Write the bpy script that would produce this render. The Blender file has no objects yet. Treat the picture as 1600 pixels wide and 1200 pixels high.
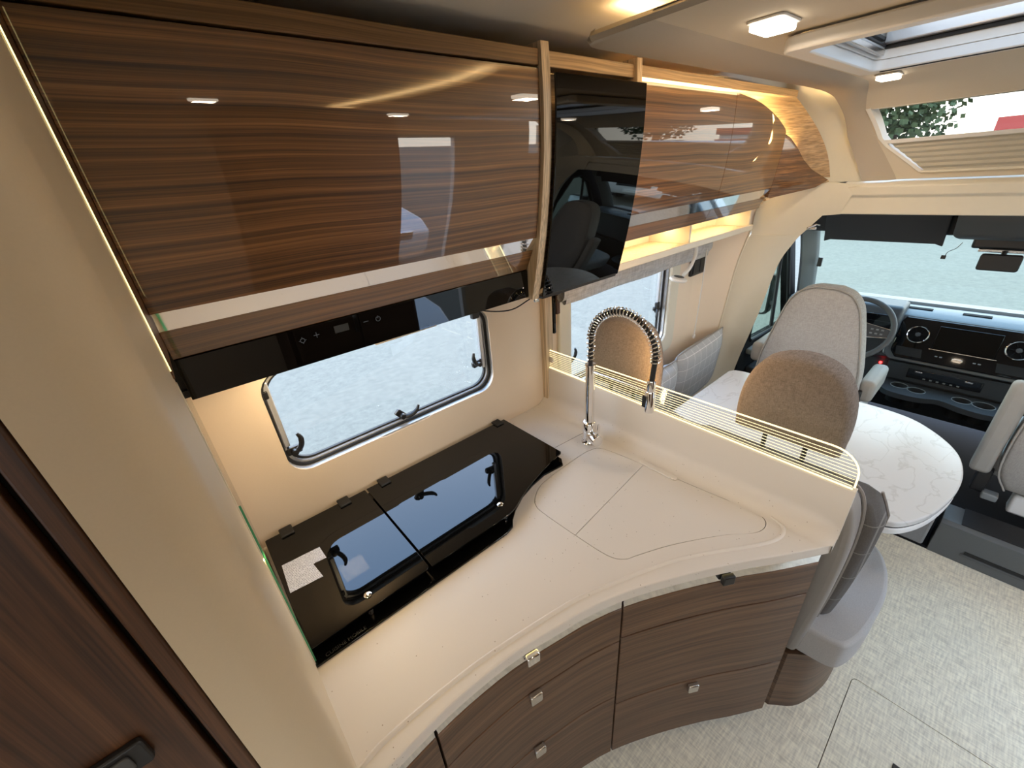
import bpy, bmesh, math, random
import numpy as np
from mathutils import Vector, Matrix
random.seed(7)
PI = math.pi
SC = bpy.context.scene
COL = SC.collection

# ---------------------------------------------------------------- camera, world, exposure
cam_data = bpy.data.cameras.new('camera')
cam_data.sensor_width = 36.0
cam_data.lens = 638.48 / 1600 * 36
cam_data.clip_start = 0.02
cam_data.clip_end = 300
cam = bpy.data.objects.new('camera', cam_data)
COL.objects.link(cam)
cam.location = (0, 0, 1.83)
cam.rotation_euler = tuple(math.radians(a) for a in (63.04140673, 4.03390009, -40.9278205))
SC.camera = cam

W = bpy.data.worlds.new('sky')
SC.world = W
W.use_nodes = True
nt = W.node_tree
nt.nodes.clear()
wo = nt.nodes.new('ShaderNodeOutputWorld')
bg = nt.nodes.new('ShaderNodeBackground')
tc = nt.nodes.new('ShaderNodeTexCoord')
sp = nt.nodes.new('ShaderNodeSeparateXYZ')
rp = nt.nodes.new('ShaderNodeValToRGB')
rp.color_ramp.elements[0].position = 0.0
rp.color_ramp.elements[0].color = (1.0, 0.945, 0.84, 1)
rp.color_ramp.elements[1].position = 0.75
rp.color_ramp.elements[1].color = (0.40, 0.63, 1.0, 1)
nt.links.new(tc.outputs['Generated'], sp.inputs[0])
nt.links.new(sp.outputs['Z'], rp.inputs[0])
nt.links.new(rp.outputs[0], bg.inputs[0])
bg.inputs[1].default_value = 8.0
nt.links.new(bg.outputs[0], wo.inputs[0])

SC.view_settings.view_transform = 'Standard'
SC.view_settings.look = 'None'
SC.view_settings.gamma = 1.0
SC.view_settings.use_curve_mapping = False
SC.view_settings.exposure = 0.0
LED = (1.0, 0.70, 0.36)          # warm LED colour
LAMP_POWER = 1.8                  # watts of each ceiling lamp
COVE_POWER = 9.0                 # watts of each indirect strip above the ceiling panel

# ---------------------------------------------------------------- materials
def new_mat(name):
    m = bpy.data.materials.new(name)
    m.use_nodes = True
    n = m.node_tree.nodes
    return m, m.node_tree, n['Principled BSDF']

def plain(name, col, rough=0.5, metal=0.0, spec=0.5, coat=0.0, noise=0.0, nscale=40, bump=0.0, bscale=200):
    m, t, b = new_mat(name)
    b.inputs['Base Color'].default_value = (*col, 1)
    b.inputs['Roughness'].default_value = rough
    b.inputs['Metallic'].default_value = metal
    b.inputs['Specular IOR Level'].default_value = spec
    if coat:
        b.inputs['Coat Weight'].default_value = coat
        b.inputs['Coat Roughness'].default_value = 0.02
    co = t.nodes.new('ShaderNodeTexCoord')
    if noise:
        nz = t.nodes.new('ShaderNodeTexNoise')
        nz.inputs['Scale'].default_value = nscale
        nz.inputs['Detail'].default_value = 4
        mx = t.nodes.new('ShaderNodeMix'); mx.data_type = 'RGBA'
        mx.inputs['A'].default_value = (*[c * (1 - noise) for c in col], 1)
        mx.inputs['B'].default_value = (*[min(1, c * (1 + noise)) for c in col], 1)
        t.links.new(co.outputs['Object'], nz.inputs['Vector'])
        t.links.new(nz.outputs['Fac'], mx.inputs['Factor'])
        t.links.new(mx.outputs['Result'], b.inputs['Base Color'])
    if bump:
        n2 = t.nodes.new('ShaderNodeTexNoise')
        n2.inputs['Scale'].default_value = bscale
        n2.inputs['Detail'].default_value = 3
        bp = t.nodes.new('ShaderNodeBump')
        bp.inputs['Strength'].default_value = bump
        bp.inputs['Distance'].default_value = 0.001
        t.links.new(co.outputs['Object'], n2.inputs['Vector'])
        t.links.new(n2.outputs['Fac'], bp.inputs['Height'])
        t.links.new(bp.outputs['Normal'], b.inputs['Normal'])
    return m

def wood(name, dark, mid, light, stretch=(0.7, 0.7, 60), rough=0.4, coat=0.0, coat_ior=1.5):
    """streaky veneer: grain runs along the axes with the small stretch values"""
    m, t, b = new_mat(name)
    co = t.nodes.new('ShaderNodeTexCoord')
    mp = t.nodes.new('ShaderNodeMapping')
    mp.inputs['Scale'].default_value = stretch
    wv = t.nodes.new('ShaderNodeTexNoise')
    wv.inputs['Scale'].default_value = 1.3; wv.inputs['Detail'].default_value = 2
    vm = t.nodes.new('ShaderNodeVectorMath'); vm.operation = 'SCALE'; vm.inputs['Scale'].default_value = 0.035
    va = t.nodes.new('ShaderNodeVectorMath'); va.operation = 'ADD'
    t.links.new(co.outputs['Object'], wv.inputs['Vector'])
    t.links.new(wv.outputs['Color'], vm.inputs[0])
    t.links.new(co.outputs['Object'], va.inputs[0])
    t.links.new(vm.outputs[0], va.inputs[1])
    t.links.new(va.outputs[0], mp.inputs['Vector'])
    n1 = t.nodes.new('ShaderNodeTexNoise'); n1.inputs['Scale'].default_value = 1.0
    n1.inputs['Detail'].default_value = 8; n1.inputs['Roughness'].default_value = 0.62
    t.links.new(mp.outputs[0], n1.inputs['Vector'])
    r = t.nodes.new('ShaderNodeValToRGB')
    e = r.color_ramp.elements
    e[0].position = 0.33; e[0].color = (*dark, 1)
    e[1].position = 0.68; e[1].color = (*light, 1)
    x = e.new(0.5); x.color = (*mid, 1)
    t.links.new(n1.outputs['Fac'], r.inputs[0])
    m2 = t.nodes.new('ShaderNodeMapping')
    m2.inputs['Scale'].default_value = tuple(4.5 * s for s in stretch)
    t.links.new(va.outputs[0], m2.inputs['Vector'])
    n2 = t.nodes.new('ShaderNodeTexNoise'); n2.inputs['Scale'].default_value = 1.0; n2.inputs['Detail'].default_value = 3
    t.links.new(m2.outputs[0], n2.inputs['Vector'])
    r2 = t.nodes.new('ShaderNodeValToRGB')
    r2.color_ramp.elements[0].position = 0.35; r2.color_ramp.elements[0].color = (0.62, 0.62, 0.62, 1)
    r2.color_ramp.elements[1].position = 0.6; r2.color_ramp.elements[1].color = (1.12, 1.12, 1.12, 1)
    t.links.new(n2.outputs['Fac'], r2.inputs[0])
    mu = t.nodes.new('ShaderNodeMix'); mu.data_type = 'RGBA'; mu.blend_type = 'MULTIPLY'
    mu.inputs['Factor'].default_value = 1.0
    t.links.new(r.outputs[0], mu.inputs['A']); t.links.new(r2.outputs[0], mu.inputs['B'])
    t.links.new(mu.outputs['Result'], b.inputs['Base Color'])
    b.inputs['Roughness'].default_value = rough
    if coat:
        b.inputs['Coat Weight'].default_value = coat
        b.inputs['Coat Roughness'].default_value = 0.012
        b.inputs['Coat IOR'].default_value = coat_ior
    return m

def emit(name, col, strength):
    m = bpy.data.materials.new(name); m.use_nodes = True
    t = m.node_tree; t.nodes.clear()
    o = t.nodes.new('ShaderNodeOutputMaterial'); e = t.nodes.new('ShaderNodeEmission')
    e.inputs[0].default_value = (*col, 1); e.inputs[1].default_value = strength
    t.links.new(e.outputs[0], o.inputs[0])
    return m

def pane(name, tint=(1, 1, 1), gloss=0.06, rough=0.0):
    """thin glazing: mostly clear, a little mirror that grows at grazing angles"""
    m = bpy.data.materials.new(name); m.use_nodes = True
    t = m.node_tree; t.nodes.clear()
    o = t.nodes.new('ShaderNodeOutputMaterial')
    a = t.nodes.new('ShaderNodeBsdfTransparent'); a.inputs[0].default_value = (*tint, 1)
    g = t.nodes.new('ShaderNodeBsdfGlossy'); g.inputs['Roughness'].default_value = rough
    lw = t.nodes.new('ShaderNodeLayerWeight'); lw.inputs[0].default_value = 0.5
    pw5 = t.nodes.new('ShaderNodeMath'); pw5.operation = 'POWER'; pw5.inputs[1].default_value = 5
    t.links.new(lw.outputs['Facing'], pw5.inputs[0])
    f = t.nodes.new('ShaderNodeMath'); f.operation = 'MULTIPLY_ADD'; f.inputs[1].default_value = 0.9; f.inputs[2].default_value = gloss * 0.5
    t.links.new(pw5.outputs[0], f.inputs[0])
    mx = t.nodes.new('ShaderNodeMixShader')
    t.links.new(f.outputs[0], mx.inputs[0]); t.links.new(a.outputs[0], mx.inputs[1]); t.links.new(g.outputs[0], mx.inputs[2])
    t.links.new(mx.outputs[0], o.inputs[0])
    return m

def speckled(name, base, dark, scale=180, rough=0.3):
    m, t, b = new_mat(name)
    co = t.nodes.new('ShaderNodeTexCoord')
    v = t.nodes.new('ShaderNodeTexVoronoi'); v.inputs['Scale'].default_value = scale
    t.links.new(co.outputs['Object'], v.inputs['Vector'])
    r = t.nodes.new('ShaderNodeValToRGB')
    r.color_ramp.interpolation = 'CONSTANT'
    r.color_ramp.elements[0].position = 0; r.color_ramp.elements[0].color = (1, 1, 1, 1)
    r.color_ramp.elements[1].position = 0.18; r.color_ramp.elements[1].color = (0, 0, 0, 1)
    t.links.new(v.outputs['Distance'], r.inputs[0])
    sx = t.nodes.new('ShaderNodeSeparateColor'); t.links.new(v.outputs['Color'], sx.inputs[0])
    gt = t.nodes.new('ShaderNodeMath'); gt.operation = 'GREATER_THAN'; gt.inputs[1].default_value = 0.955
    t.links.new(sx.outputs[0], gt.inputs[0])
    mm = t.nodes.new('ShaderNodeMath'); mm.operation = 'MULTIPLY'
    t.links.new(gt.outputs[0], mm.inputs[0]); t.links.new(r.outputs[0], mm.inputs[1])
    mx = t.nodes.new('ShaderNodeMix'); mx.data_type = 'RGBA'
    mx.inputs['A'].default_value = (*base, 1); mx.inputs['B'].default_value = (*dark, 1)
    t.links.new(mm.outputs[0], mx.inputs['Factor'])
    t.links.new(mx.outputs['Result'], b.inputs['Base Color'])
    b.inputs['Roughness'].default_value = rough
    return m

def woven(name, a, bcol, sx=260, sy=260, rough=0.9, bump=0.6, axes='XY', lo=0.35, hi=0.65):
    """two crossed streak noises: a woven cloth or woven vinyl"""
    m, t, b = new_mat(name)
    co = t.nodes.new('ShaderNodeTexCoord')
    outs = []
    for k in range(2):
        mp = t.nodes.new('ShaderNodeMapping')
        s = [1, 1, 1]
        i, j = 'XYZ'.index(axes[0]), 'XYZ'.index(axes[1])
        third = 3 - i - j
        if k == 0: s[i], s[j] = sx, sx * 0.12
        else: s[i], s[j] = sy * 0.12, sy
        s[third] = sx * 0.12
        mp.inputs['Scale'].default_value = s
        t.links.new(co.outputs['Object'], mp.inputs['Vector'])
        n = t.nodes.new('ShaderNodeTexNoise'); n.inputs['Scale'].default_value = 1; n.inputs['Detail'].default_value = 2
        t.links.new(mp.outputs[0], n.inputs['Vector'])
        outs.append(n)
    ad = t.nodes.new('ShaderNodeMath'); ad.operation = 'ADD'
    t.links.new(outs[0].outputs['Fac'], ad.inputs[0]); t.links.new(outs[1].outputs['Fac'], ad.inputs[1])
    hf = t.nodes.new('ShaderNodeMath'); hf.operation = 'MULTIPLY'; hf.inputs[1].default_value = 0.5
    t.links.new(ad.outputs[0], hf.inputs[0])
    r = t.nodes.new('ShaderNodeValToRGB')
    r.color_ramp.elements[0].position = lo; r.color_ramp.elements[0].color = (*a, 1)
    r.color_ramp.elements[1].position = hi; r.color_ramp.elements[1].color = (*bcol, 1)
    t.links.new(hf.outputs[0], r.inputs[0])
    t.links.new(r.outputs[0], b.inputs['Base Color'])
    b.inputs['Roughness'].default_value = rough
    b.inputs['Specular IOR Level'].default_value = 0.25
    bp = t.nodes.new('ShaderNodeBump'); bp.inputs['Strength'].default_value = bump; bp.inputs['Distance'].default_value = 0.001
    t.links.new(hf.outputs[0], bp.inputs['Height']); t.links.new(bp.outputs[0], b.inputs['Normal'])
    return m

def marble(name):
    m, t, b = new_mat(name)
    co = t.nodes.new('ShaderNodeTexCoord')
    n = t.nodes.new('ShaderNodeTexNoise'); n.inputs['Scale'].default_value = 5.5; n.inputs['Detail'].default_value = 7
    n.inputs['Distortion'].default_value = 1.1
    mp = t.nodes.new('ShaderNodeMapping'); mp.inputs['Scale'].default_value = (0.8, 1.5, 1)
    mp.inputs['Rotation'].default_value = (0, 0, 0.6)
    t.links.new(co.outputs['Object'], mp.inputs[0]); t.links.new(mp.outputs[0], n.inputs['Vector'])
    r = t.nodes.new('ShaderNodeValToRGB')
    e = r.color_ramp.elements
    e[0].position = 0.475; e[0].color = (0.62, 0.61, 0.58, 1)
    e[1].position = 0.525; e[1].color = (0.62, 0.61, 0.58, 1)
    x = e.new(0.5); x.color = (0.53, 0.515, 0.48, 1)
    t.links.new(n.outputs['Fac'], r.inputs[0]); t.links.new(r.outputs[0], b.inputs['Base Color'])
    b.inputs['Roughness'].default_value = 0.22
    return m

def plaid(name, base, line, period=0.085, width=0.035, axes=(0, 2), rough=0.85):
    m, t, b = new_mat(name)
    co = t.nodes.new('ShaderNodeTexCoord'); s = t.nodes.new('ShaderNodeSeparateXYZ')
    t.links.new(co.outputs['Object'], s.inputs[0])
    res = []
    for a in axes:
        mu = t.nodes.new('ShaderNodeMath'); mu.operation = 'MULTIPLY'; mu.inputs[1].default_value = 1 / period
        t.links.new(s.outputs[a], mu.inputs[0])
        fr = t.nodes.new('ShaderNodeMath'); fr.operation = 'FRACT'; t.links.new(mu.outputs[0], fr.inputs[0])
        lt = t.nodes.new('ShaderNodeMath'); lt.operation = 'LESS_THAN'; lt.inputs[1].default_value = width
        t.links.new(fr.outputs[0], lt.inputs[0]); res.append(lt)
    mxm = t.nodes.new('ShaderNodeMath'); mxm.operation = 'MAXIMUM'
    t.links.new(res[0].outputs[0], mxm.inputs[0]); t.links.new(res[1].outputs[0], mxm.inputs[1])
    n = t.nodes.new('ShaderNodeTexNoise'); n.inputs['Scale'].default_value = 260
    t.links.new(co.outputs['Object'], n.inputs['Vector'])
    mb = t.nodes.new('ShaderNodeMix'); mb.data_type = 'RGBA'
    mb.inputs['A'].default_value = (*[c * 0.75 for c in base], 1); mb.inputs['B'].default_value = (*[c * 1.25 for c in base], 1)
    t.links.new(n.outputs['Fac'], mb.inputs['Factor'])
    mx = t.nodes.new('ShaderNodeMix'); mx.data_type = 'RGBA'
    t.links.new(mb.outputs['Result'], mx.inputs['A']); mx.inputs['B'].default_value = (*line, 1)
    t.links.new(mxm.outputs[0], mx.inputs['Factor'])
    t.links.new(mx.outputs['Result'], b.inputs['Base Color'])
    b.inputs['Roughness'].default_value = rough
    return m

def concrete(name):
    m, t, b = new_mat(name)
    co = t.nodes.new('ShaderNodeTexCoord')
    n = t.nodes.new('ShaderNodeTexNoise'); n.inputs['Scale'].default_value = 9.0; n.inputs['Detail'].default_value = 14
    n.inputs['Roughness'].default_value = 0.8
    t.links.new(co.outputs['Object'], n.inputs['Vector'])
    r = t.nodes.new('ShaderNodeValToRGB')
    r.color_ramp.elements[0].position = 0.3; r.color_ramp.elements[0].color = (0.096, 0.085, 0.062, 1)
    r.color_ramp.elements[1].position = 0.66; r.color_ramp.elements[1].color = (0.160, 0.141, 0.103, 1)
    t.links.new(n.outputs['Fac'], r.inputs[0])
    t.links.new(r.outputs[0], b.inputs['Base Color'])
    b.inputs['Roughness'].default_value = 0.9
    return m

M = {}
M['cream'] = plain('cream_wall', (0.80, 0.67, 0.53), 0.55, noise=0.03, nscale=300)
M['column'] = plain('beige_laminate', (0.60, 0.495, 0.35), 0.5, noise=0.03, nscale=400)
M['trim'] = plain('cream_trim', (0.70, 0.655, 0.54), 0.42, noise=0.02)
M['ceil'] = plain('ceiling_cloth', (0.60, 0.55, 0.47), 0.85, noise=0.05, nscale=500, bump=0.15, bscale=500)
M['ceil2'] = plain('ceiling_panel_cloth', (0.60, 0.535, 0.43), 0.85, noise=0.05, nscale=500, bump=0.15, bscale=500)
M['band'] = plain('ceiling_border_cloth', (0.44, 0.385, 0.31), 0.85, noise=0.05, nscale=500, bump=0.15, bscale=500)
M['gloss_wood'] = wood('gloss_walnut', (0.050, 0.018, 0.004), (0.165, 0.069, 0.018), (0.33, 0.150, 0.047), (0.5, 10, 105), 0.42, 1.0, 1.65)
M['drawer_wood'] = wood('matt_walnut', (0.070, 0.034, 0.0165), (0.112, 0.059, 0.031), (0.160, 0.089, 0.049), (0.8, 0.8, 42), 0.42)
M['tall_wood'] = wood('tall_walnut', (0.045, 0.018, 0.008), (0.085, 0.036, 0.015), (0.14, 0.064, 0.028), (75, 75, 0.6), 0.38)
M['gable_wood'] = wood('gable_walnut', (0.055, 0.022, 0.008), (0.13, 0.058, 0.022), (0.22, 0.105, 0.042), (105, 0.5, 105), 0.4)
M['rail_wood'] = wood('rail_walnut', (0.15, 0.075, 0.027), (0.21, 0.11, 0.042), (0.28, 0.155, 0.065), (0.5, 10, 90), 0.42)
M['light_wood'] = wood('light_oak', (0.42, 0.27, 0.135), (0.50, 0.335, 0.18), (0.58, 0.41, 0.24), (0.7, 8, 50), 0.45)
M['light_wood_v'] = wood('light_oak_upright', (0.56, 0.42, 0.27), (0.63, 0.49, 0.33), (0.68, 0.55, 0.39), (50, 50, 0.8), 0.45)
M['worktop'] = speckled('mineral_worktop', (0.66, 0.60, 0.53), (0.30, 0.23, 0.17), 150, 0.42)
M['groove'] = plain('groove', (0.22, 0.18, 0.15), 0.6)
M['black_glass'] = plain('black_glass', (0.002, 0.002, 0.002), 0.02, spec=0.42)
M['chrome'] = plain('chrome', (0.86, 0.86, 0.87), 0.05, metal=1.0)
M['steel'] = plain('brushed_steel', (0.62, 0.61, 0.60), 0.25, metal=1.0)
M['alu'] = plain('window_aluminium', (0.62, 0.63, 0.65), 0.3, metal=0.6)
M['black'] = plain('black_plastic', (0.012, 0.012, 0.013), 0.38)
M['rubber'] = plain('black_rubber', (0.01, 0.01, 0.011), 0.6)
M['white'] = plain('white_plastic', (0.75, 0.74, 0.71), 0.35)
M['head'] = woven('taupe_cloth', (0.15, 0.122, 0.102), (0.27, 0.225, 0.19), 700, 700, 0.9, 0.35, 'YZ')
M['bench'] = plain('grey_felt', (0.41, 0.40, 0.385), 0.92, noise=0.18, nscale=350, bump=0.3, bscale=900)
M['bench_l'] = plain('pale_grey_leather', (0.27, 0.25, 0.23), 0.5, noise=0.05, bump=0.15)
M['seat'] = woven('cab_seat_cloth', (0.32, 0.305, 0.285), (0.44, 0.425, 0.40), 420, 420, 0.9, 0.3, 'YZ')
M['seat_side'] = plain('cab_seat_side', (0.33, 0.315, 0.285), 0.75, noise=0.04)
M['plaid_d'] = plaid('dark_plaid', (0.10, 0.092, 0.086), (0.21, 0.20, 0.185), 0.11, 0.03, (1, 2))
M['plaid_l'] = plaid('pale_plaid', (0.40, 0.41, 0.42), (0.70, 0.70, 0.69), 0.075, 0.035, (0, 2))
M['blind'] = woven('blind_linen', (0.42, 0.42, 0.42), (0.60, 0.60, 0.60), 160, 160, 0.9, 0.3, 'XZ', 0.38, 0.62)
M['marble'] = marble('table_marble')
M['floor'] = woven('woven_vinyl', (0.58, 0.52, 0.40), (0.90, 0.825, 0.635), 150, 150, 0.7, 0.5, 'XY', 0.34, 0.64)
M['dash'] = plain('dash_plastic', (0.035, 0.038, 0.042), 0.5, bump=0.2, bscale=900)
M['dash_l'] = plain('dash_top_plastic', (0.10, 0.11, 0.115), 0.45, bump=0.2, bscale=900)
M['dark'] = plain('dark_interior', (0.009, 0.009, 0.01), 0.9, spec=0.2)
M['visor'] = plain('visor_cloth', (0.035, 0.037, 0.042), 0.85, noise=0.1, nscale=500)
M['console'] = plain('console_plastic', (0.07, 0.072, 0.074), 0.6)
M['step'] = plain('step_plastic', (0.085, 0.09, 0.09), 0.45, noise=0.1, nscale=300)
M['textile'] = plain('grey_carpet', (0.20, 0.20, 0.20), 0.95, noise=0.2, nscale=300)
M['pillar'] = plain('grey_pillar', (0.20, 0.215, 0.215), 0.6)
M['screen'] = plain('screen_glass', (0.004, 0.004, 0.005), 0.03, spec=0.5)
M['gap'] = plain('gap_black', (0.004, 0.004, 0.004), 0.7)
M['glass'] = pane('clear_pane', (0.97, 0.98, 0.99))
M['acrylic'] = pane('acrylic_dome', (0.42, 0.43, 0.42))
M['screen_pane'] = pane('windscreen_pane', (0.80, 0.885, 0.81))
M['green_glass'] = plain('green_glass_edge', (0.06, 0.33, 0.16), 0.1, spec=0.6)
M['clear'] = pane('clear_acrylic', (0.98, 0.98, 0.97))
M['line'] = emit('lit_engraving', (1.0, 0.83, 0.45), 2.2)
M['led'] = emit('led_warm', LED, 9.0)
M['led_cove'] = emit('led_cove', (1.0, 0.66, 0.27), 5.0)
M['led_door'] = emit('led_door', (1.0, 0.70, 0.32), 110.0)
M['led_soft'] = emit('led_soft', (1.0, 0.80, 0.34), 2.6)
M['diffuser'] = emit('lamp_diffuser', (1.0, 0.86, 0.68), 6.0)
M['red_led'] = emit('red_led', (1.0, 0.02, 0.02), 14.0)
M['legend'] = emit('lit_legend', (0.8, 0.8, 0.8), 0.08)
M['concrete'] = concrete('concrete_yard')
M['van_white'] = plain('van_white', (0.74, 0.76, 0.78), 0.2, coat=1.0)
M['van_glass'] = plain('van_dark_glass', (0.02, 0.025, 0.03), 0.05)
M['tyre'] = plain('tyre', (0.02, 0.02, 0.02), 0.8)
M['red'] = plain('red_cladding', (0.45, 0.06, 0.05), 0.5)
M['leaf'] = plain('foliage', (0.07, 0.105, 0.045), 0.9, noise=0.5, nscale=6)
M['bark'] = plain('bark', (0.10, 0.07, 0.05), 0.9)
M['blind_pleat'] = plain('pleated_blind', (0.50, 0.47, 0.39), 0.8)

# ---------------------------------------------------------------- helpers
class MB:
    def __init__(s):
        s.v = []; s.f = []
    def add(s, vs, fs):
        o = len(s.v)
        s.v += [tuple(map(float, p)) for p in vs]
        s.f += [tuple(i + o for i in f) for f in fs]
        return s
    def box(s, x0, x1, y0, y1, z0, z1):
        return s.add([(x0, y0, z0), (x1, y0, z0), (x1, y1, z0), (x0, y1, z0), (x0, y0, z1), (x1, y0, z1), (x1, y1, z1), (x0, y1, z1)],
                     [(0, 3, 2, 1), (4, 5, 6, 7), (0, 1, 5, 4), (1, 2, 6, 5), (2, 3, 7, 6), (3, 0, 4, 7)])
    def prism(s, poly, a0, a1, ax='z'):
        """extrude a polygon (u,v) along ax between a0 and a1; uv = xy, xz or yz"""
        n = len(poly)
        def P(u, v, a):
            return (u, v, a) if ax == 'z' else (u, a, v) if ax == 'y' else (a, u, v)
        vs = [P(u, v, a0) for u, v in poly] + [P(u, v, a1) for u, v in poly]
        fs = [tuple(range(n - 1, -1, -1)), tuple(range(n, 2 * n))]
        fs += [(i, (i + 1) % n, n + (i + 1) % n, n + i) for i in range(n)]
        return s.add(vs, fs)
    def grid(s, rows, close=False):
        r, c = len(rows), len(rows[0])
        vs = [p for row in rows for p in row]
        fs = []
        for i in range(r - 1):
            for j in range(c - 1 + (1 if close else 0)):
                k = (j + 1) % c
                fs.append((i * c + j, i * c + k, (i + 1) * c + k, (i + 1) * c + j))
        return s.add(vs, fs)
    def shell(s, rows, off):
        """rows of points thickened by the vector off (or a function of the point)"""
        r, c = len(rows), len(rows[0])
        o = off if callable(off) else (lambda p: off)
        back = [[tuple(np.add(p, o(p))) for p in row] for row in rows]
        s.grid(rows); s.grid([row[::-1] for row in back])
        ring = lambda R: [R[0][j] for j in range(c)] + [R[i][c - 1] for i in range(1, r)] + [R[r - 1][j] for j in range(c - 2, -1, -1)] + [R[i][0] for i in range(r - 2, 0, -1)]
        a, b = ring(rows), ring(back)
        n = len(a)
        s.add(a + b, [(i, n + i, n + (i + 1) % n, (i + 1) % n) for i in range(n)])
        return s
    def tube(s, path, rad, n=10, caps=True, close=False):
        path = [Vector(p) for p in path]
        N = len(path)
        rows = []
        up = None
        for i, p in enumerate(path):
            a = path[(i - 1) % N] if (i > 0 or close) else path[i]
            b = path[(i + 1) % N] if (i < N - 1 or close) else path[i]
            t = (b - a).normalized()
            if up is None:
                up = Vector((0, 0, 1)) if abs(t.z) < 0.9 else Vector((1, 0, 0))
            up = (up - t * up.dot(t))
            if up.length < 1e-6: up = t.orthogonal()
            up.normalize()
            w = t.cross(up)
            r = rad[i] if isinstance(rad, (list, tuple)) else rad
            rows.append([tuple(p + (up * math.cos(2 * PI * k / n) + w * math.sin(2 * PI * k / n)) * r) for k in range(n)])
        if close: rows.append(rows[0])
        s.grid(rows, close=True)
        if caps and not close:
            s.add(rows[0], [tuple(range(n))]); s.add(rows[-1], [tuple(range(n - 1, -1, -1))])
        return s
    def lathe(s, prof, origin, axis=(0, 0, 1), n=24):
        """prof: (radius, height along axis)"""
        a = Vector(axis).normalized(); u = a.orthogonal().normalized(); w = a.cross(u); o = Vector(origin)
        rows = [[tuple(o + a * h + (u * math.cos(2 * PI * k / n) + w * math.sin(2 * PI * k / n)) * max(r, 1e-5)) for k in range(n)] for r, h in prof]
        s.grid(rows, close=True)
        s.add(rows[0], [tuple(range(n))]); s.add(rows[-1], [tuple(range(n - 1, -1, -1))])
        return s
    def build(s, name, mat, parent=None, bevel=0.0, seg=2, smooth=40, sub=0, weld=True):
        me = bpy.data.meshes.new(name)
        bm = bmesh.new()
        vs = [bm.verts.new(p) for p in s.v]
        for f in s.f:
            if len(set(f)) < 3: continue
            try: bm.faces.new([vs[i] for i in f])
            except ValueError: pass
        if weld: bmesh.ops.remove_doubles(bm, verts=bm.verts, dist=1e-5)
        return finish(bm, name, mat, parent, bevel, seg, smooth, sub)

def wloc(o):
    p = Vector((0, 0, 0))
    while o is not None:
        p += o.location; o = o.parent
    return p

def finish(bm, name, mat, parent=None, bevel=0.0, seg=2, smooth=40, sub=0):
    bmesh.ops.recalc_face_normals(bm, faces=bm.faces)
    off = wloc(parent)
    for v in bm.verts: v.co -= off
    me = bpy.data.meshes.new(name)
    bm.to_mesh(me); bm.free()
    me.materials.append(M[mat] if isinstance(mat, str) else mat)
    if smooth:
        for p in me.polygons: p.use_smooth = True
        me.set_sharp_from_angle(angle=math.radians(smooth))
    o = bpy.data.objects.new(name, me)
    COL.objects.link(o)
    o.parent = parent
    if bevel:
        m = o.modifiers.new('bevel', 'BEVEL'); m.width = bevel; m.segments = seg; m.limit_method = 'ANGLE'
        m.angle_limit = math.radians(35); m.harden_normals = False
    if sub:
        m = o.modifiers.new('sub', 'SUBSURF'); m.levels = sub; m.render_levels = sub
    return o

def tag(o, label=None, cat=None, group=None, kind=None):
    if label: o['label'] = label
    if cat: o['category'] = cat
    if group: o['group'] = group
    if kind: o['kind'] = kind
    return o

def thing(name, loc, label, cat, group=None, kind=None):
    o = bpy.data.objects.new(name, None)
    o.empty_display_size = 0.05
    COL.objects.link(o)
    o.location = loc
    return tag(o, label, cat, group, kind)

def box(name, mat, parent, x0, x1, y0, y1, z0, z1, bevel=0.0, seg=2):
    return MB().box(min(x0, x1), max(x0, x1), min(y0, y1), max(y0, y1), min(z0, z1), max(z0, z1)).build(name, mat, parent, bevel, seg)

def dup_tree(o, delta, parent=None, mirror_y=False):
    c = o.copy(); COL.objects.link(c); c.parent = parent
    if parent is None: c.location = Vector(o.location) + Vector(delta)
    for ch in o.children: dup_tree(ch, delta, c)
    return c

def rrect(x0, x1, y0, y1, r, n=6):
    pts = []
    rr = r if isinstance(r, (list, tuple)) else (r,) * 4
    for (cx, cy, a0), q in zip(((x1, y0, -90), (x1, y1, 0), (x0, y1, 90), (x0, y0, 180)), (rr[0], rr[1], rr[2], rr[3])):
        sx = cx - q if cx == x1 else cx + q
        sy = cy - q if cy == y1 else cy + q
        for k in range(n + 1):
            a = math.radians(a0 + 90 * k / n)
            pts.append((sx + q * math.cos(a), sy + q * math.sin(a)))
    return pts

def plate(name, mat, parent, outer, holes, a0, a1, ax, bevel=0.0, mapf=None):
    """flat plate with holes, extruded from a0 to a1 along ax"""
    bm = bmesh.new()
    edges = []
    for loop in [outer] + list(holes):
        vs = [bm.verts.new((u, v, 0)) for u, v in loop]
        for i in range(len(vs)):
            edges.append(bm.edges.new((vs[i], vs[(i + 1) % len(vs)])))
    bmesh.ops.triangle_fill(bm, use_beauty=True, use_dissolve=False, edges=edges)
    r = bmesh.ops.extrude_face_region(bm, geom=list(bm.faces))
    for g in r['geom']:
        if isinstance(g, bmesh.types.BMVert): g.co.z = 1
    for v in bm.verts:
        u, w, t = v.co; a = a0 + (a1 - a0) * t
        v.co = (u, w, a) if ax == 'z' else (u, a, w) if ax == 'y' else (a, u, w)
    return finish(bm, name, mat, parent, bevel, 2, 35)

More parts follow.
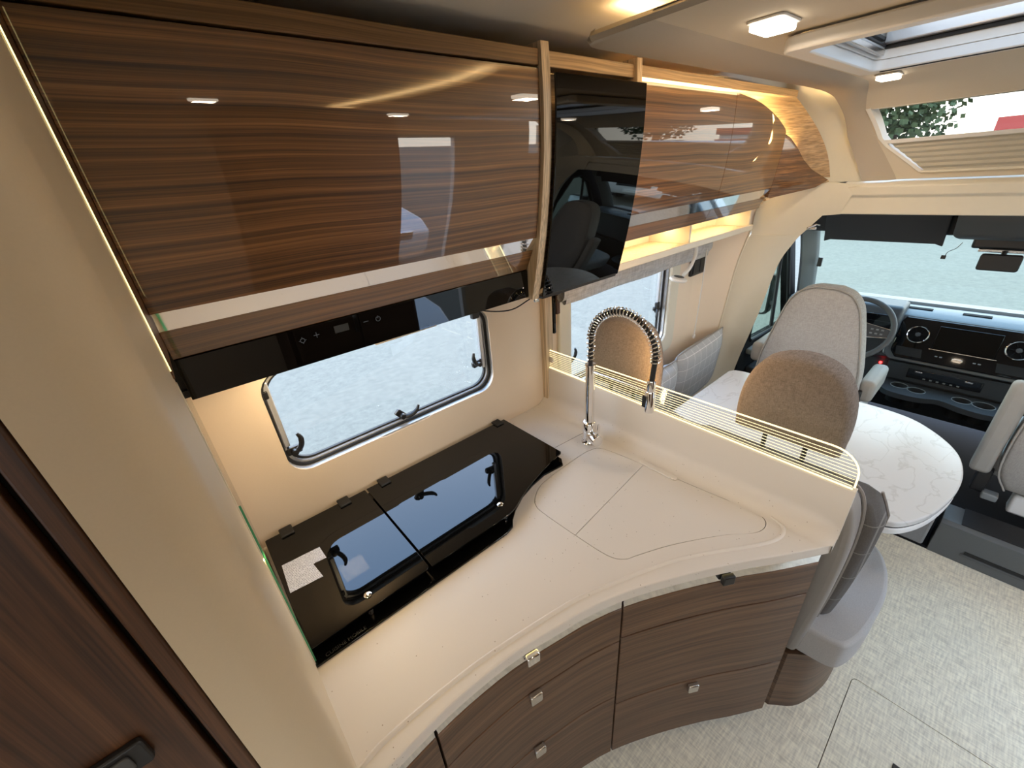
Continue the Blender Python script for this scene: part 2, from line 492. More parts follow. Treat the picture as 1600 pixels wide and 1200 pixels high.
def spline(pts, n=8, closed=False):
    """Catmull-Rom through points of any dimension"""
    P = [np.array(p, float) for p in pts]
    out = []
    N = len(P)
    rng = range(N) if closed else range(N - 1)
    for i in rng:
        p0 = P[(i - 1) % N] if (closed or i > 0) else 2 * P[0] - P[1]
        p1 = P[i]; p2 = P[(i + 1) % N]
        p3 = P[(i + 2) % N] if (closed or i + 2 < N) else 2 * P[-1] - P[-2]
        for k in range(n):
            t = k / n
            out.append(tuple(0.5 * ((2 * p1) + (-p0 + p2) * t + (2 * p0 - 5 * p1 + 4 * p2 - p3) * t * t + (-p0 + 3 * p1 - 3 * p2 + p3) * t ** 3)))
    if not closed: out.append(tuple(P[-1]))
    return out

def area(name, loc, size, power, col=LED, rot=(0, 0, 0), parent=None, sy=None):
    l = bpy.data.lights.new(name, 'AREA')
    l.energy = power; l.color = col; l.size = size
    if sy: l.shape = 'RECTANGLE'; l.size_y = sy
    o = bpy.data.objects.new(name, l); COL.objects.link(o)
    o.rotation_euler = rot
    o.parent = parent
    o.location = Vector(loc) - wloc(parent)
    return o

# ================================================================ THE SHELL
YW = 1.18            # inner face of the kitchen-side wall
# floor with a hatch let into it
fl = plate('floor', 'floor', None, [(-1.9, -1.2), (2.46, -1.2), (2.46, 1.22), (-1.9, 1.22)],
           [rrect(0.86, 1.503, -0.72, -0.105, 0.02, 4)], -0.03, 0.0, 'z')
tag(fl, kind='structure')
plate('hatch', 'floor', fl, rrect(0.8625, 1.5005, -0.7175, -0.1075, 0.018, 4), [], -0.025, -0.0004, 'z')
box('hatch_bed', 'groove', fl, 0.85, 1.51, -0.73, -0.095, -0.04, -0.026)
box('hatch_pull', 'black', fl, 1.24, 1.285, -0.30, -0.265, -0.002, 0.004, 0.002)

K1 = rrect(0.085, 0.875, 1.075, 1.425, 0.07, 8)        # kitchen window opening
K2 = rrect(1.30, 2.13, 0.90, 1.42, 0.05, 6)            # dinette window opening
wl = plate('wall_left', 'cream', None, [(-1.9, 0), (2.45, 0), (2.45, 2.16), (-1.9, 2.16)], [K1, K2], YW, YW + 0.035, 'y')
tag(wl, kind='structure')
wr = plate('wall_right', 'cream', None, [(-1.9, 0), (2.70, 0), (2.70, 2.16), (-1.9, 2.16)],
           [rrect(1.42, 1.98, 0.06, 1.92, 0.06, 6), rrect(-1.2, -0.4, 0.95, 1.5, 0.05, 6)], -YW, -YW - 0.035, 'y')
tag(wr, kind='structure')
wb = plate('wall_rear', 'tall_wood', None, [(-1.2, 0), (1.2, 0), (1.2, 2.16), (-1.2, 2.16)], [rrect(-0.5, 0.5, 0.9, 1.6, 0.05)], -1.9, -1.94, 'x')
tag(wb, kind='structure')
# living-room ceiling with the roof-light opening
ce = plate('ceiling', 'ceil', None, [(-1.95, -1.22), (2.72, -1.22), (2.72, 1.22), (-1.95, 1.22)],
           [rrect(1.33, 1.97, -0.47, 0.47, 0.03, 4)], 2.13, 2.19, 'z')
tag(ce, kind='structure')
# angled wall piece from the living-room wall to the cab pillar, and the trim bead along it
seam = [(2.68, 0.975, 1.60), (2.68, 1.026, 1.38), (2.68, 1.055, 1.229), (2.68, 1.085, 0.94), (2.68, 1.12, 0.61), (2.68, 1.15, 0.0)]
top_ext = [(2.68, 0.97, 1.70)] + seam
for sgn, nm in ((1, 'wall_left_front'), (-1, 'wall_right_front')):
    rows = []
    for p in spline(top_ext, 4):
        x, y, z = p
        rows.append([(2.40, sgn * 1.18, z), (2.54, sgn * (1.18 * 0.55 + y * 0.45 + 0.03), z), (x, sgn * y, z)])
    o = MB().shell(rows, (0.02, sgn * 0.03, 0)).build(nm, 'cream'); tag(o, kind='structure')
    o = MB().tube([(x - 0.004, sgn * y, z) for x, y, z in spline(seam, 6)], 0.006, 8).build('trim_1' if sgn > 0 else 'trim_2', 'trim'); tag(o, kind='structure')

# cab pillar trim (rear-facing cream moulding around the cab opening)
edge = [(2.75, 0.776, 1.426), (2.75, 0.80, 1.384), (2.75, 0.854, 1.255), (2.75, 0.902, 0.955), (2.75, 0.974, 0.582), (2.75, 1.02, 0.2), (2.75, 1.03, 0.0)]
seam2 = [(2.68, 1.005, 1.43), (2.68, 1.026, 1.38), (2.68, 1.055, 1.229), (2.68, 1.085, 0.94), (2.68, 1.12, 0.61), (2.68, 1.145, 0.2), (2.68, 1.15, 0.0)]
for sgn, nm in ((1, 'trim_3'), (-1, 'trim_4')):
    A = spline(seam2, 5); B = spline(edge, 5)
    rows = []
    for a, b in zip(A, B):
        a = np.array(a); b = np.array(b)
        m1 = a * 0.6 + b * 0.4 + np.array((-0.012, 0, 0)); m2 = a * 0.15 + b * 0.85 + np.array((-0.006, 0, 0))
        c = b + np.array((0.05, 0.02, 0))
        rows.append([(p[0], sgn * p[1], p[2]) for p in (a, m1, m2, b, c)])
    o = MB().shell(rows, (0.03, sgn * 0.02, 0)).build(nm, 'trim'); tag(o, kind='structure')
    # upper corner moulding
    P = dict(A=(2.66, 0.99, 1.61), A2=(2.70, 0.86, 1.655), B=(2.735, 0.70, 1.690), C=(2.75, 0.57, 1.672),
             G=(2.68, 1.005, 1.43), G2=(2.72, 0.90, 1.43), F=(2.75, 0.776, 1.426), E=(2.75, 0.695, 1.53), D=(2.75, 0.62, 1.537))
    q = lambda k: (P[k][0], sgn * P[k][1], P[k][2])
    mid = lambda a, b, d=(0, 0, 0): tuple(np.add(np.add(q(a), q(b)) / 2, d))
    rows = [[q('A'), q('A2'), q('B'), q('C')],
            [mid('A', 'G', (-0.01, 0, 0)), mid('A2', 'G2', (-0.012, 0, 0)), mid('B', 'E', (-0.016, 0, 0.01)), mid('C', 'D', (-0.012, 0, 0.01))],
            [q('G'), q('G2'), tuple(np.add(q('F'), (0, 0, 0.0))), q('E')]]
    rows[2] = [q('G'), q('F'), q('E'), q('D')]
    o = MB().shell(rows, (0.03, sgn * 0.01, 0)).build('trim_5' if sgn > 0 else 'trim_6', 'trim', None, 0, 2, 60)
    tag(o, kind='structure')
    # grab bracket on the corner
    if sgn > 0:
        hk = thing('belt_guide', (2.72, 0.70, 1.47), 'small chrome bracket at upper left corner of cab opening', 'bracket')
        MB().box(2.715, 2.735, 0.70, 0.745, 1.462, 1.476).build('bar', 'chrome', hk, 0.003)
        MB().tube([(2.722, 0.69, 1.485), (2.705, 0.70, 1.49), (2.705, 0.73, 1.475), (2.722, 0.74, 1.465)], 0.005, 8).build('loop', 'chrome', hk)

# header over the cab opening
prof = [(2.752, 1.537), (2.752, 1.615), (2.742, 1.625), (2.742, 1.663), (2.752, 1.672), (2.86, 1.69), (2.86, 1.66), (2.80, 1.60), (2.80, 1.537)]
hd = MB().prism(prof, -0.645, 0.645, 'y').build('trim_7', 'trim', None, 0.004)
tag(hd, kind='structure')

# ================================================================ DROPPED CEILING PANEL that runs down over the cab
PROF = spline([(0.84, 2.065), (1.4, 2.065), (2.0, 2.065), (2.30, 2.063), (2.46, 2.052), (2.58, 2.025), (2.68, 1.965), (2.745, 1.88), (2.78, 1.78), (2.795, 1.685)], 8)
PROF = [p for p in PROF]
S = [0.0]
for a, b in zip(PROF[:-1], PROF[1:]): S.append(S[-1] + math.dist(a, b))
SX = np.array([p[0] for p in PROF]); SZ = np.array([p[1] for p in PROF]); SS = np.array(S)
def at_s(s): return float(np.interp(s, SS, SX)), float(np.interp(s, SS, SZ))
def s_of_x(x): return float(np.interp(x, SX, SS))
def s_of_z(z): return float(np.interp(-z, -SZ, SS))
def nrm(s):
    a, b = at_s(max(0, s - 0.02)), at_s(min(SS[-1], s + 0.02))
    t = np.array((b[0] - a[0], b[1] - a[1])); t /= np.linalg.norm(t)
    return (-t[1], t[0])          # outward (up / forward)
def edge_y(s):
    """half width of the panel: narrower where it comes down over the cab"""
    return float(np.interp(s, [0, 0.010, 0.028, 0.055, s_of_x(2.3), s_of_x(2.6), s_of_z(1.87), SS[-1]], [0.692, 0.712, 0.725, 0.73, 0.73, 0.71, 0.672, 0.58]))
sk0, sk1, skw = s_of_x(1.33), s_of_x(1.97), 0.47
pz0, pz1 = s_of_z(1.972), s_of_z(1.845)
pz2 = s_of_z(1.715)
def pano_w(s): return float(np.interp(s, [pz0, pz1, pz2], [0.605, 0.54, 0.37]))
BW = 0.145           # border width
ss = sorted(set([0, 0.010, 0.028, 0.055, sk0, sk1, pz0, pz1, pz2, float(SS[-1])] + [float(v) for v in np.linspace(0.08, SS[-1] - 0.02, 46)]))
def panel_pt(s, v, lift=0.0):
    """v in -1..1 across the panel; border is flat, the middle is raised a little"""
    w = edge_y(s); y = v * w
    x, z = at_s(s); n = nrm(s)
    d = lift + 0.0
    return (x + n[0] * d, y, z + n[1] * d)
# middle field
bm = bmesh.new()
def fld(s):
    inner = edge_y(s) - BW * float(np.interp(s, [s_of_x(2.45), s_of_z(1.972), s_of_z(1.7)], [1, 0.55, 0.9]))
    h = 0.47 if sk0 - 1e-6 <= s <= sk1 + 1e-6 else pano_w(s) if s >= pz0 - 1e-6 and s <= pz2 + 1e-6 else None
    return inner, h
mb = MB(); bb = MB()
rise = 0.016
def P3(s, y, d):
    x, z = at_s(s); n = nrm(s)
    return (x + n[0] * d, y, z + n[1] * d)
for a, b in zip(ss[:-1], ss[1:]):
    ia, ib = fld(a)[0], fld(b)[0]
    mid_s = (a + b) / 2
    inhole = (sk0 < mid_s < sk1) or (pz0 < mid_s < pz2)
    wa, wb_ = (0.47, 0.47) if sk0 < mid_s < sk1 else (pano_w(a), pano_w(b))
    if inhole:
        wa, wb_ = min(wa, ia), min(wb_, ib)
        for sg in (1, -1):
            mb.add([P3(a, sg * wa, rise), P3(a, sg * ia, rise), P3(b, sg * ib, rise), P3(b, sg * wb_, rise)], [(0, 1, 2, 3)])
    else:
        mb.add([P3(a, -ia, rise), P3(a, ia, rise), P3(b, ib, rise), P3(b, -ib, rise)], [(0, 1, 2, 3)])
    for sg in (1, -1):
        ea, eb = edge_y(a), edge_y(b)
        row = lambda s, i, e: [P3(s, sg * i, rise), P3(s, sg * (i + 0.03), 0.0), P3(s, sg * (e - 0.008), 0.0), P3(s, sg * e, 0.008), P3(s, sg * (e - 0.010), 0.020)]
        bb.grid([row(a, ia, ea), row(b, ib, eb)])
# rear edge of the panel
w0 = edge_y(0)
bb.grid([[P3(0.0, y, 0.0) for y in np.linspace(-w0, w0, 9)], [(0.832, y, 2.073) for y in np.linspace(-w0, w0, 9)], [(0.850, y, 2.085) for y in np.linspace(-w0, w0, 9)]])
cp = mb.build('ceiling_panel', 'ceil2', None, 0, 2, 60)
tag(cp, kind='structure')
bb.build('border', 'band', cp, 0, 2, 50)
# indirect LED strips lying on the panel's upper edge
for sg in (1, -1):
    box('led_strip', 'led', cp, 1.2, 2.25, sg * 0.685, sg * 0.70, 2.098, 2.104)
box('led_strip', 'led', cp, 0.900, 0.912, -0.60, 0.60, 2.086, 2.092)
for sg in (1, -1):
    area('cove_light', (1.55, sg * 0.66, 2.107), 1.3, COVE_POWER * 0.35, LED, (PI, 0, 0), cp, 0.04)
area('cove_light', (0.906, 0, 2.096), 0.03, COVE_POWER * 0.35, LED, (PI, 0, 0), cp, 1.2)

# cream cove between the panel and the end of the overhead cabinets
for sgn, nm in ((1, 'ceiling_cove_left'), (-1, 'ceiling_cove_right')):
    A = [(1.9, 0.70, 2.128), (2.2, 0.70, 2.126), (2.48, 0.70, 2.105), (2.62, 0.685, 2.05), (2.74, 0.66, 1.96), (2.80, 0.63, 1.85), (2.83, 0.56, 1.68)]
    B = [(1.9, 0.96, 2.128), (2.2, 0.95, 2.124), (2.48, 0.90, 2.095), (2.63, 0.83, 1.99), (2.72, 0.77, 1.88), (2.76, 0.75, 1.79), (2.775, 0.73, 1.68)]
    rows = [[(p[0], sgn * p[1], p[2]) for p in (a, tuple(np.add(np.add(a, b) / 2, (0.012, 0, 0.006))), b)] for a, b in zip(spline(A, 5), spline(B, 5))]
    o = MB().shell(rows, (0.015, 0, 0.012)).build(nm, 'trim', None, 0, 2, 60); tag(o, kind='structure')
# LED tape that washes the cove, fixed behind the panel's edge and facing forward
for sg in (1, -1):
    pts = []
    for s in np.linspace(s_of_x(2.50), s_of_z(1.72), 12):
        pts.append(P3(float(s), sg * (edge_y(float(s)) - 0.008), 0.022))
    MB().tube(pts, 0.003, 6).build('cove_tape', 'white', cp)
    for s in (s_of_x(2.55), s_of_x(2.67), s_of_z(1.88), s_of_z(1.76)):
        n = nrm(s)
        area('cove_light', P3(s, sg * (edge_y(s) - 0.008), 0.030), 0.13, 1.3, (1.0, 0.66, 0.27), (0, math.atan2(-n[0], -n[1]), 0), cp, 0.010)

# ================================================================ OUTER ROOF parts over the cab (blocks sky)
o = MB().shell([[(2.70, -1.2, 2.19), (2.70, 1.2, 2.19)], [(2.86, -1.2, 2.03), (2.86, 1.2, 2.03)], [(2.875, -1.1, 1.99), (2.875, 1.1, 1.99)]], (0.02, 0, 0.02)).build('roof_front_top', 'trim'); tag(o, kind='structure')
o = MB().shell([[(2.90, -1.0, 1.74), (2.90, 1.0, 1.74)], [(3.25, -0.95, 1.60), (3.25, 0.95, 1.60)]], (0.01, 0, 0.03)).build('roof_front_low', 'trim'); tag(o, kind='structure')
for sg in (1, -1):
    o = MB().shell([[(2.86, sg * 0.66, 2.05), (2.90, sg * 0.66, 1.70)], [(2.80, sg * 1.2, 2.05), (2.80, sg * 1.2, 1.55)]], (0.02, 0, 0)).build('roof_front_left' if sg > 0 else 'roof_front_right', 'trim'); tag(o, kind='structure')

# ================================================================ ROOF LIGHT (window_1) and front roof window (window_2)
wk = thing('window_1', (1.65, 0, 2.08), 'open blind roof light with clear dome above the living area', None, None, 'structure')
del wk['label']
plate('frame', 'white', wk, rrect(1.30, 2.005, -0.50, 0.50, 0.035), [rrect(1.345, 1.955, -0.455, 0.455, 0.03)], 2.045, 2.075, 'z', 0.004)
plate('shaft', 'white', wk, rrect(1.335, 1.965, -0.465, 0.465, 0.03), [rrect(1.347, 1.953, -0.453, 0.453, 0.028)], 2.075, 2.20, 'z')
for sg in (1, -1):
    box('rail', 'steel', wk, 1.36, 1.94, sg * 0.450, sg * 0.435, 2.082, 2.097, 0.002)
    box('rail', 'rubber', wk, 1.36, 1.94, sg * 0.452, sg * 0.44, 2.12, 2.128)
box('blind_bar', 'white', wk, 1.345, 1.385, -0.45, 0.45, 2.085, 2.115, 0.004)
plate('seal', 'rubber', wk, rrect(1.375, 1.935, -0.44, 0.44, 0.05), [rrect(1.385, 1.925, -0.43, 0.43, 0.045)], 2.178, 2.19, 'z')
plate('inner_frame', 'alu', wk, rrect(1.34, 1.96, -0.462, 0.462, 0.04), [rrect(1.39, 1.92, -0.425, 0.425, 0.05)], 2.192, 2.205, 'z')
MB().grid([[(x, y, 2.215 + 0.035 * (1 - ((x - 1.65) / 0.32) ** 4) * (1 - (y / 0.48) ** 4)) for y in np.linspace(-0.47, 0.47, 13)] for x in np.linspace(1.335, 1.965, 11)]).build('dome', 'acrylic', wk)
for x_, z_, r_ in ((1.950, 2.105, 0.006), (1.962, 2.046, 0.004), (1.395, 2.186, 0.007), (1.915, 2.186, 0.007)):
    MB().tube([(x_, -0.44, z_), (x_, 0.44, z_)], r_, 6).build('seal', 'rubber', wk)
for sg in (1, -1):
    MB().tube([(1.37, sg * 0.440, 2.108), (1.94, sg * 0.440, 2.108)], 0.004, 6).build('seal', 'rubber', wk)
    MB().tube([(1.40, sg * 0.425, 2.186), (1.91, sg * 0.425, 2.186)], 0.007, 6).build('seal', 'rubber', wk)
box('front_rail', 'alu', wk, 1.925, 1.95, -0.44, 0.44, 2.112, 2.15, 0.003)
# stay arm with its grip
MB().tube([(1.47, 0.32, 2.20), (1.52, 0.33, 2.165), (1.60, 0.345, 2.135), (1.635, 0.35, 2.125)], [0.012, 0.013, 0.013, 0.011], 10).build('stay', 'black', wk)
MB().lathe([(0.0, 0), (0.02, 0.003), (0.022, 0.015), (0.02, 0.027), (0, 0.03)], (1.64, 0.335, 2.12), (0, 1, 0), 12).build('stay_knob', 'black', wk)
MB().box(1.615, 1.665, 0.33, 0.37, 2.103, 2.117).build('stay_grip', 'black', wk, 0.004)

pw = thing('window_2', (2.75, 0, 1.90), None, None, None, 'structure')
gl = [[P3(s, v * (pano_w(s) + 0.01), 0.055) for v in np.linspace(-1, 1, 9)] for s in np.linspace(pz0 - 0.03, pz2, 8)]
MB().grid(gl).build('pane', 'acrylic', pw)
fr = MB()
for sg in (1, -1):
    rows = []
    for s in np.linspace(pz0 - 0.01, pz2, 9):
        s = float(s); w = pano_w(s)
        rows.append([P3(s, sg * (w + 0.008), rise - 0.006), P3(s, sg * (w - 0.008), rise - 0.004), P3(s, sg * (w - 0.012), 0.055)])
    fr.grid(rows)
fr.build('frame', 'white', pw, 0, 2, 40)
MB().grid([[P3(pz0, y, rise - 0.002) for y in np.linspace(-0.6, 0.6, 9)], [P3(pz0 - 0.01, y, 0.055) for y in np.linspace(-0.6, 0.6, 9)]]).build('top_reveal', 'white', pw)
# pull bar and pleated blind
def pano_row(s, d, k=0.985): return [P3(s, v * pano_w(s) * k, d) for v in np.linspace(-1, 1, 7)]
MB().shell([pano_row(pz1 - 0.008, 0.012), pano_row(pz1 + 0.008, 0.012)], (0.015, 0, 0)).build('pull_bar', 'white', pw)
rows = []
n = 12
for i in range(n + 1):
    s = pz1 + 0.008 + (pz2 - pz1 - 0.008) * i / n
    rows.append(pano_row(s, 0.022 + (0.007 if i % 2 else 0.0), 0.97))
MB().grid(rows).build('pleated_blind', 'blind_pleat', pw, 0, 2, 0)
MB().tube([P3(pz2, v * pano_w(pz2), 0.012) for v in (-1, 0, 1)], 0.006, 6).build('blind_sill', 'trim', pw)

# ================================================================ CEILING LAMPS
def ceiling_lamp(x, y, z, label, size=(0.105, 0.075), rz=0.0, group='flush ceiling lamps'):
    t = thing('ceiling_lamp', (x, y, z), label, 'lamp', group)
    c, s_ = math.cos(rz), math.sin(rz)
    R = lambda pts: [(x + u * c - v * s_, y + u * s_ + v * c) for u, v in pts]
    a, b = size[0] / 2, size[1] / 2
    MB().prism(R(rrect(-a, a, -b, b, 0.012, 4)), z - 0.005, z, 'z').build('housing', 'white', t, 0.002)
    MB().prism(R(rrect(-a + 0.006, a - 0.006, -b + 0.006, b - 0.006, 0.010, 4)), z - 0.018, z - 0.005, 'z').build('diffuser', 'diffuser', t, 0.003)
    l = area('lamp_light', (x, y, z - 0.022), 0.07, LAMP_POWER, (1.0, 0.80, 0.58), (0, 0, rz), t)
    return t
ceiling_lamp(1.152, 0.464, 2.081, 'bright lamp on the ceiling panel at its rear, nearer the kitchen sink')
ceiling_lamp(2.378, 0.500, 2.076, 'small lit lamp between the roof light and the front roof window')
ceiling_lamp(1.152, -0.464, 2.081, 'lit lamp on the far side of the ceiling panel, by the entrance')
ceiling_lamp(2.378, -0.500, 2.076, 'lit lamp on the entrance side, ahead of the roof light')
ceiling_lamp(0.35, -0.45, 2.13, 'lit lamp over the entrance side of the aisle, behind the panel')
ceiling_lamp(-0.70, 0.0, 2.13, 'lit lamp over the rear aisle')
ceiling_lamp(-1.45, 0.0, 2.13, 'lit lamp at the very back of the vehicle')

# ================================================================ KITCHEN WINDOW (window_3) and dinette window (window_4)
def caravan_window(name, hole, y, frame_mat='alu'):
    t = thing(name, (sum(p[0] for p in hole) / len(hole), y, min(p[1] for p in hole)), None, None, None, 'structure')
    cx = sum(p[0] for p in hole) / len(hole); cz = sum(p[1] for p in hole) / len(hole)
    def off(d): 
        xs = [p[0] for p in hole]; zs = [p[1] for p in hole]
        hx, hz = (max(xs) - min(xs)) / 2, (max(zs) - min(zs)) / 2
        return [(cx + (p[0] - cx) * (hx + d) / hx, cz + (p[1] - cz) * (hz + d) / hz) for p in hole]
    plate('reveal', 'alu', t, off(-0.001), [off(-0.010)], y + 0.004, y + 0.036, 'y')
    plate('seal', 'rubber', t, off(-0.010), [off(-0.018)], y + 0.022, y + 0.036, 'y')
    plate('sash', 'alu', t, off(-0.018), [off(-0.024)], y + 0.028, y + 0.044, 'y')
    plate('seal_outer', 'rubber', t, off(-0.024), [off(-0.030)], y + 0.036, y + 0.046, 'y')
    plate('pane', 'glass', t, off(-0.012), [], y + 0.046, y + 0.049, 'y')
    return t, off
kw, koff = caravan_window('window_3', K1, YW)
# cream surround with shallow tabs above and below
outer = rrect(0.060, 0.900, 1.050, 1.450, 0.09, 8)
inner = [(0.098 + 0.06, 1.085), (0.37, 1.085), (0.392, 1.078), (0.55, 1.078), (0.572, 1.085), (0.80, 1.085)] + \
        [(0.80 + 0.062 * math.sin(a), 1.147 - 0.062 * math.cos(a)) for a in np.linspace(0.2, PI / 2, 6)] + \
        [(0.862 - 0.062 * (1 - math.cos(a)), 1.36 + 0.055 * math.sin(a)) for a in np.linspace(0.05, PI / 2, 6)] + \
        [(0.66, 1.415), (0.645, 1.400), (0.43, 1.398), (0.41, 1.412)] + \
        [(0.155 - 0.06 * math.sin(a), 1.355 + 0.057 * math.cos(a)) for a in np.linspace(0.0, PI / 2, 6)] + \
        [(0.157 - 0.06 * math.cos(a), 1.145 - 0.06 * math.sin(a)) for a in np.linspace(0.0, PI / 2 - 0.1, 6)]
plate('surround', 'cream', kw, outer, [inner], YW - 0.0004, YW + 0.004, 'y', 0.0)
def win_handle(parent, x, y, z, ang, flip=1):
    """small black lever latch: base, pivot and a curved lever"""
    c, s_ = math.cos(ang), math.sin(ang)
    R = lambda u, v, d: (x + u * c - v * s_, y - d, z + u * s_ + v * c)
    m = MB(); m.prism([(x + u * c - v * s_, z + u * s_ + v * c) for u, v in rrect(-0.022, 0.022, -0.012, 0.012, 0.006, 3)], y, y - 0.014, 'y')
    h = m.build('latch', 'black', parent, 0.002)
    lv = [R(flip * 0.004, 0.0, 0.018), R(flip * 0.014, 0.008, 0.026), R(flip * 0.022, 0.025, 0.032), R(flip * 0.024, 0.045, 0.034), R(flip * 0.018, 0.062, 0.034)]
    MB().tube(spline(lv, 4), [0.008] * 12 + [0.007, 0.006, 0.006, 0.005, 0.004], 8).build('lever', 'black', h)
    MB().lathe([(0.0, 0), (0.009, 0), (0.009, 0.022), (0.0, 0.024)], (x, y - 0.008, z), (0, -1, 0), 10).build('pivot', 'black', h)
win_handle(kw, 0.125, YW + 0.040, 1.150, 0.0, 1)
win_handle(kw, 0.470, YW + 0.040, 1.118, -0.9, 1)
win_handle(kw, 0.812, YW + 0.040, 1.195, 0.15, -1)
for xx, zz, ww in ((0.107, 1.345, 0.012), (0.825, 1.385, 0.03)):
    box('stay_catch', 'black', kw, xx - ww / 2, xx + ww / 2, YW + 0.02, YW + 0.04, zz - 0.012, zz + 0.012, 0.003)
for xx in (0.112, 0.838):
    box('stay_rail', 'alu', kw, xx - 0.008, xx + 0.008, YW + 0.024, YW + 0.040, 1.17, 1.38, 0.003)

dw, doff = caravan_window('window_4', K2, YW)
plate('surround', 'trim', dw, rrect(1.225, 2.215, 0.83, 1.47, 0.06, 6), [doff(-0.004)], YW - 0.016, YW + 0.004, 'y', 0.006)
box('stay_rail', 'alu', dw, 2.072, 2.088, YW + 0.022, YW + 0.038, 1.10, 1.36, 0.003)
win_handle(dw, 2.075, YW + 0.042, 1.10, PI - 0.1, 1)
win_handle(dw, 1.335, YW + 0.042, 1.03, 0.0, 1)
box('stay_catch', 'black', dw, 2.058, 2.085, YW + 0.016, YW + 0.034, 1.08, 1.14, 0.003)

# ================================================================ BEIGE COLUMN, SPLASH GLASS, WARDROBE
colp = [(-0.116, 0.417)] + [(-0.085, 0.417)] + [(-0.085 + 0.0485 * math.sin(a), 0.467 - 0.05 * math.cos(a)) for a in np.linspace(0.15, PI / 2, 8)] + [(-0.0350, 0.72), (-0.052, 0.724), (-0.052, 1.17), (-0.116, 1.17)]
pt = MB().prism(colp, 0.0, 2.128, 'z').build('wall_partition', 'column', None, 0, 2, 30)
tag(pt, kind='structure')
box('edge_strip', 'trim', pt, -0.0358, -0.0335, 0.7165, 0.726, 0.91, 1.60, 0.0005)
box('led_strip', 'led_soft', pt, -0.0343, -0.0330, 0.7165, 0.7195, 1.62, 2.09)
area('edge_light', (-0.0310, 0.715, 1.25), 0.004, 0.7, (1.0, 0.74, 0.30), (PI / 2 - 0.35, 0, -PI / 2), pt, 0.34)
sg_ = thing('splash_glass', (-0.045, 0.94, 0.905), 'green edged glass splash panel beside the black hob', 'glass panel')
MB().box(-0.050, -0.044, 0.727, 1.172, 0.903, 1.48).build('pane', 'clear', sg_)
box('front_edge', 'green_glass', sg_, -0.0362, -0.0302, 0.7265, 0.729, 0.903, 1.36)

wd = thing('wardrobe', (-0.5, 0.6, 0), 'tall dark walnut wardrobe at the left beside the beige column', 'wardrobe')
box('carcass', 'gap', wd, -0.9, -0.117, 0.437, 1.16, 0.02, 2.12)
box('stile', 'tall_wood', wd, -0.1335, -0.1175, 0.418, 0.437, 0.02, 2.12, 0.003)
wdoor = box('door', 'tall_wood', wd, -0.88, -0.1405, 0.420, 0.437, 0.10, 2.12, 0.002)
wh = MB().prism(rrect(-0.258, -0.1715, 1.326, 1.362, 0.005, 4), 0.412, 0.4202, 'y').build('handle', 'black', wdoor, 0.002)
wh2 = MB().prism(rrect(-0.252, -0.184, 1.328, 1.352, 0.005, 4), 0.409, 0.4125, 'y').build('handle_button', 'black', wh, 0.001) if False else None
MB().prism(rrect(-0.250, -0.184, 1.333, 1.355, 0.004, 4), 0.409, 0.4125, 'y').build('handle_button', 'steel' if False else 'console', wdoor, 0.001)

# ================================================================ WORKTOP
FRONT = [(-0.046, 0.44), (0.007, 0.447), (0.115, 0.453), (0.199, 0.451), (0.307, 0.440), (0.429, 0.413), (0.502, 0.395), (0.607, 0.357), (0.749, 0.285), (0.885, 0.205), (0.972, 0.147), (1.043, 0.103), (1.10, 0.069)]
FRONT_S = spline(FRONT, 5)
def inset(path, d):
    """shift a front curve back into the kitchen by d"""
    out = []
    for i, p in enumerate(path):
        a = np.array(path[max(0, i - 1)]); b = np.array(path[min(len(path) - 1, i + 1)])
        t = (b - a) / np.linalg.norm(b - a)
        out.append((p[0] - t[1] * d, p[1] + t[0] * d))
    return out
SINK = spline([(0.683, 0.769), (0.648, 0.735), (0.640, 0.687), (0.644, 0.557), (0.652, 0.460), (0.674, 0.420), (0.712, 0.402), (0.805, 0.358), (0.931, 0.281), (1.004, 0.222), (1.050, 0.212), (1.079, 0.232), (1.083, 0.282), (1.070, 0.40), (1.052, 0.60), (1.030, 0.76), (0.99, 0.795), (0.90, 0.80), (0.746, 0.793)], 4, True)
wk_top = thing('worktop', (0.5, 0.8, 0.865), 'speckled cream worktop with curved front edge and raised back rim', 'worktop')
lead = inset(FRONT_S, 0.006)
outer = [p for p in lead] + [(1.13, 0.075), (1.13, 1.179), (-0.044, 1.179), (-0.036, 0.724), (-0.036, 0.52), (-0.046, 0.478)]
plate('slab', 'worktop', wk_top, outer, [SINK], 0.872, 0.900, 'z')
# rounded front fascia
rows = []
FP = [(0.0, 0.900), (-0.0045, 0.8994), (-0.0060, 0.8975), (-0.0060, 0.869), (-0.004, 0.868), (0.012, 0.868)]
for d, z in FP:
    rows.append([(p[0], p[1], z) for p in inset(FRONT_S, d + 0.006)])
rows = list(map(list, zip(*rows)))
MB().grid(rows).build('front_edge', 'worktop', wk_top, 0, 2, 32)
# shallow bead running parallel to the front
BEAD = [(-0.037, 0.480), (0.025, 0.489), (0.163, 0.485), (0.284, 0.472), (0.459, 0.440), (0.531, 0.420), (0.644, 0.378), (0.749, 0.335), (0.841, 0.284), (0.971, 0.198), (1.035, 0.171), (1.078, 0.178), (1.095, 0.215)]
bd = spline(BEAD, 5)
rows = [[(p[0], p[1], z) for p in inset(bd, d)] for d, z in ((-0.006, 0.8995), (-0.003, 0.9022), (0.0, 0.9046), (0.003, 0.9042), (0.0065, 0.8995))]
MB().grid(list(map(list, zip(*rows)))).build('drip_bead', 'worktop', wk_top, 0, 2, 80)
